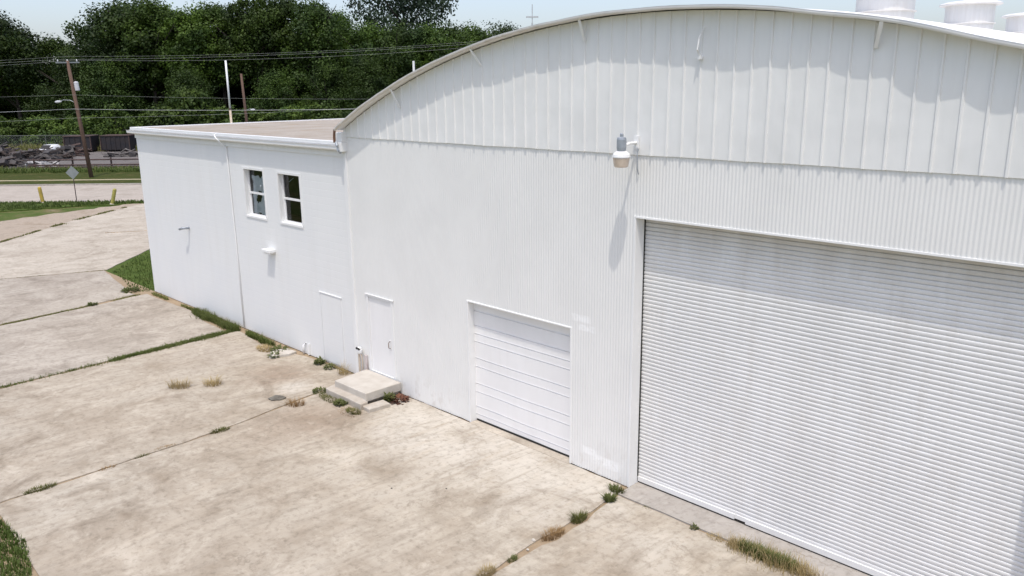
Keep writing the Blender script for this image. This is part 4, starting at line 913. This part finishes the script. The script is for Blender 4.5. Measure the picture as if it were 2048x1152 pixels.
mb = MB(); mb.quad((-0.93, -0.6, 1.02), (-0.93, 0.6, 1.02), (-0.36, 0.55, 1.42), (-0.36, -0.55, 1.42)); mb.v = [(x - 0.03, y, z + 0.02) for x, y, z in mb.v]; mb.build('windscreen', M['dark'], t, local=True)
# heaps of scrap
def heap(u, v, L, D, H, n, mat, label, seed, mat2=None):
    rng = random.Random(seed); t = thing('scrap_heap', label, 'scrap heap', tuple(UV(u, v)), 'heaps of scrap in the yard', rad(45))
    for mm, cnt, nm in ((mat, n, 'beams'), (mat2 or M['scrap_grey'], n // 2, 'sheet_metal')):
        mb = MB()
        for k in range(cnt):
            x = rng.uniform(-L / 2, L / 2); y = rng.uniform(-D / 2, D / 2); h = H * max(0.08, 1 - (2 * x / L) ** 2) * rng.random() ** 0.7
            ln = rng.uniform(0.5, 2.0) if nm == 'beams' else rng.uniform(0.25, 0.6); ww = rng.uniform(0.04, 0.14) if nm == 'beams' else rng.uniform(0.2, 0.5)
            mt = Matrix.Translation((x, y, h)) @ Matrix.Rotation(rng.uniform(-0.6, 0.6), 4, 'Z') @ Matrix.Rotation(rng.gauss(0, 0.25), 4, 'Y') @ Matrix.Rotation(rng.gauss(0, 0.5), 4, 'X')
            mb.box(-ln, ln, -ww, ww, -ww * 0.5, ww * 0.5, mt)
        mb.build(nm, mm, t, local=True)
heap(-55.5, 88, 8, 3, 0.8, 60, M['scrap_brown'], 'low dark scrap heap at the left edge near the street', 1)
heap(-62.0, 98, 6, 3, 1.2, 60, M['scrap_brown'], 'brown scrap heap behind the low dark one at the left', 2)
heap(-56.5, 97.5, 6, 2.0, 1.15, 75, M['scrap_brown'], 'scrap heap in front of the white car', 3)
heap(-55.2, 102, 2.6, 2.0, 1.25, 40, M['brown_steel'], 'reddish scrap heap between white car and leaning pole', 4)
heap(-50.5, 86.5, 3, 1.6, 0.5, 26, M['scrap_grey'], 'small pale grey rubble heap just behind the pipe rail', 5, M['rubble_pale'])
heap(-66, 104, 6, 3, 1.2, 50, M['scrap_grey'], 'grey scrap heap along the back fence at far left', 6, M['scrap_brown'])
heap(-46.0, 100, 7, 2.0, 0.3, 50, M['gravel'], 'low grey heap in front of the dark containers', 7)
grass_area('tall_grass', [(UV(u, v).x, UV(u, v).y) for u, v in ((-70, 79.5), (-20, 79.5), (-20, 82.8), (-70, 82.8))], 9000, 0.45, 0.09, M['grass'], 0.0, 0.25, 31)
grass_area('dry_grass', [(UV(u, v).x, UV(u, v).y) for u, v in ((-70, 80.5), (-35, 80.5), (-35, 85), (-70, 85))], 1300, 0.45, 0.08, M['grass_olive'], 0.0, 0.4, 32)

grass_area('tall_grass', [(UV(u, v).x, UV(u, v).y) for u, v in ((-85, 106), (-40, 109.8), (-40, 116), (-85, 116))], 7000, 0.9, 0.12, M['grass_olive'], 0.0, 0.2, 33)
# ------------------------------------------------------------------ trees
def crown_mesh(name, mat, H, Rx, n_cl, per, seed, base=0.22, leaf=0.55, shape=1.0):
    rng = random.Random(seed); mb = MB()
    for c in range(n_cl):
        t = rng.random(); zc = H * (base + (1 - base) * t)
        prof = math.sin(math.pi * min(0.97, 0.18 + 0.80 * t)) ** 0.6 * shape
        a = rng.uniform(0, 6.283); q = Rx * prof * (rng.random() ** 0.45) * rng.uniform(0.75, 1.1)
        cx_, cy_ = q * math.cos(a), q * math.sin(a); cr = rng.uniform(0.9, 2.3) * Rx / 5.5
        for k in range(per):
            d = Vector((rng.gauss(0, 1), rng.gauss(0, 1), rng.gauss(0, 0.75))).normalized() * cr * rng.random() ** 0.4
            p = Vector((cx_, cy_, zc)) + d
            nrm = (d.normalized() + Vector((rng.gauss(0, .5), rng.gauss(0, .5), rng.gauss(0.35, .5)))).normalized()
            u = nrm.cross(Vector((rng.gauss(0, 1), rng.gauss(0, 1), rng.gauss(0, 1)))).normalized(); v = nrm.cross(u)
            s = leaf * rng.uniform(0.45, 1.0)
            mb.quad(p - u * s * .5, p + v * s * .38, p + u * s * .5, p - v * s * .38)
    return mb.data(name, mat)
def trunk_mesh(H, seed, r=0.3):
    rng = random.Random(seed); mb = MB(); pts = [(0, 0, -0.3)]
    for k in range(1, 6): pts.append((0.25 * rng.gauss(0, 1) * k / 5, 0.25 * rng.gauss(0, 1) * k / 5, H * 0.75 * k / 5))
    mb.tube(pts, [r * (1.25 - 0.2 * k) for k in range(6)], 8)
    for k in range(8):
        i = rng.randint(2, 5); p = Vector(pts[i]); a = rng.uniform(0, 6.28); L = H * rng.uniform(.18, .32)
        q = p + Vector((math.cos(a) * L * .5, math.sin(a) * L * .5, L * .35)); e = p + Vector((math.cos(a) * L, math.sin(a) * L, L * .8))
        mb.tube([p, q, e], [r * .4, r * .25, r * .06], 6)
    return mb.data('trunk', M['bark'])
CR = []
for i, (H, Rx, ncl, mt, bs) in enumerate(((17, 5.6, 80, 'leaf_dark', .44), (18, 5.2, 78, 'leaf_mid', .46), (16, 6.4, 86, 'leaf_dark', .44), (19, 5.8, 86, 'leaf_mid', .48), (17, 5.0, 74, 'leaf_mid', .45), (16, 6.6, 110, 'leaf_dark', .06))):
    CR.append((H, crown_mesh('crown', M[mt], H, Rx, ncl, 210, 100 + i, bs, 0.42), trunk_mesh(H, 200 + i)))
OAK = (24, crown_mesh('crown', M['leaf_blue'], 24, 8.6, 120, 140, 150, 0.42, 0.55), trunk_mesh(24, 250, 0.5))
SH = [(4.2, crown_mesh('foliage', M['leaf_shrub'], 4.2, 2.6, 42, 80, 300 + i, 0.05, 0.38), trunk_mesh(3.6, 350 + i, 0.09)) for i in range(3)]
def tree(kind, u, v, h, label, group, rz=0.0, name='broadleaf_tree', cat='tree', wscale=1.0, leafname='crown'):
    p = UV(u, v); t = thing(name, label, cat, (p.x, p.y, -0.1), group, rz); s = h / kind[0]
    for nm, me in ((leafname, kind[1]), ('trunk' if name != 'shrub' else 'stem', kind[2])):
        o = bpy.data.objects.new(nm, me); COL.objects.link(o); o.parent = t
        o.scale = (s * wscale, s * wscale, s)
    return t
def U(px, v): return (px - 1024) / 1612 * (0.97 * v + 1.5)
FG = 'trees of the wood behind the scrap yard'
# (pixel column, distance, height, label)
front = [(-60, 134, 19.5, None), (0, 133, 19.3, 'rounded dark tree at the left edge of the skyline'), (45, 136, 17.4, 'lower dark tree just left of the sky gap'),
         (262, 134, 20.2, 'leafy tree just right of the sky gap'), (285, 138, 20.6, 'tall tree above the leaning utility pole on its right'), (318, 133, 20.9, 'dark broad tree with the pair of pointed tops'),
         (352, 137, 20.2, 'dark tree right of the pair of pointed tops'), (405, 133, 19.4, 'pale green tree behind the white pole'), (455, 136, 20.0, 'feathery topped tree above the bare dark pole'),
         (525, 134, 21.6, 'tall bright topped tree right of the poles'), (585, 136, 21.0, 'tree in the middle of the wood with a level top'), (640, 134, 20.2, 'dense tree left of the tallest tree'),
         (690, 137, 18.8, 'dense tree at the foot of the tallest tree'), (745, 133, 16.6, None), (800, 134, 16.4, None), (855, 133, 16.2, None), (905, 136, 16.6, None), (950, 135, 16.4, 'tree at the right end of the wood by the roof curve'), (1010, 137, 16.4, None)]
rng = random.Random(77)
for i, (px, v, h, lab) in enumerate(front):
    tree(CR[(i * 2 + i // 3) % 5], U(px, v), v, h + 0.2, lab or 'dark broadleaf tree inside the dense wood behind the yard', FG, rng.uniform(0, 6.28), wscale=rng.uniform(0.9, 1.1))
for i in range(17):
    px = -40 + i * 62; v = 142 + rng.uniform(-3, 5)
    if 0 < px < 260: continue
    tree(CR[(i * 3 + 1) % 5], U(px, v), v, (18.2 if px < 700 else 16.5) + rng.uniform(-1.5, 0.8), 'dark broadleaf tree inside the dense wood behind the yard', FG, rng.uniform(0, 6.28), wscale=rng.uniform(0.95, 1.2))
for row in range(2):
    for i in range(16):
        px = -60 + i * 66 + row * 30; v = 152 + row * 10 + rng.uniform(-2, 2)
        h = 12.5 if 30 < px < 230 else (16.5 if px < 700 else 14.5)
        tree(CR[5], U(px, v), v, h + rng.uniform(-1.5, 0.5), 'dark broadleaf tree inside the dense wood behind the yard', FG, rng.uniform(0, 6.28), wscale=rng.uniform(1.0, 1.25))
for px, v, h, lab in ((165, 128, 13.0, 'lower tree right behind the leaning utility pole'), (225, 127, 12.0, 'lower tree above the dark containers'), (390, 126, 10.5, 'lower tree left of the white pole'), (560, 127, 10.0, 'lower tree right of the bare dark pole'), (660, 128, 11.0, 'lower tree in front of the wood beside the arched roof'), (745, 128, 12.0, 'lower tree half hidden behind the arched roof edge')):
    tree(CR[5], U(px, v), v, h, lab, 'lower trees along the front of the wood', rng.uniform(0, 6.28), wscale=rng.uniform(1.0, 1.2))
tree(CR[4], U(130, 140), 140, 15.9, 'short tree filling the bottom of the sky gap', FG, 1.0, wscale=1.2)
tree(OAK, U(820, 150), 150, 30.5, 'tallest tree with open spreading blue green crown above the wood', FG, 2.0, wscale=0.82)
tree(CR[2], U(1018, 190), 190, 19.6, 'small distant tree top beside the thin mast', FG, 0.5, wscale=0.6)
# shrubs along the fence
bright = {3: 'bright green bush above the corner of the annex roof', 6: 'green bush between the white pole and the bare pole'}
for i in range(34):
    px = -30 + i * 22 + rng.uniform(-6, 6); v = 117 + rng.uniform(-1.5, 4); h = rng.uniform(2.9, 4.3) if px < 300 else rng.uniform(3.2, 5.4)
    tree(SH[i % 3], U(px, v), v, h, 'green bush in the thicket behind the chain link fence', 'bushes behind the chain link fence', rng.uniform(0, 6.28), 'shrub', 'bush', rng.uniform(0.9, 1.4), 'foliage')
tree(SH[1], U(238, 113.5), 113.5, 5.6, 'bright yellow green bush rising above the corner of the annex roof', 'bushes behind the chain link fence', 1.0, 'shrub', 'bush', 0.9, 'foliage')
tree(SH[2], U(380, 118), 118, 7.6, 'tall yellow green bush left of the white pole', 'bushes behind the chain link fence', 2.0, 'shrub', 'bush', 0.9, 'foliage')
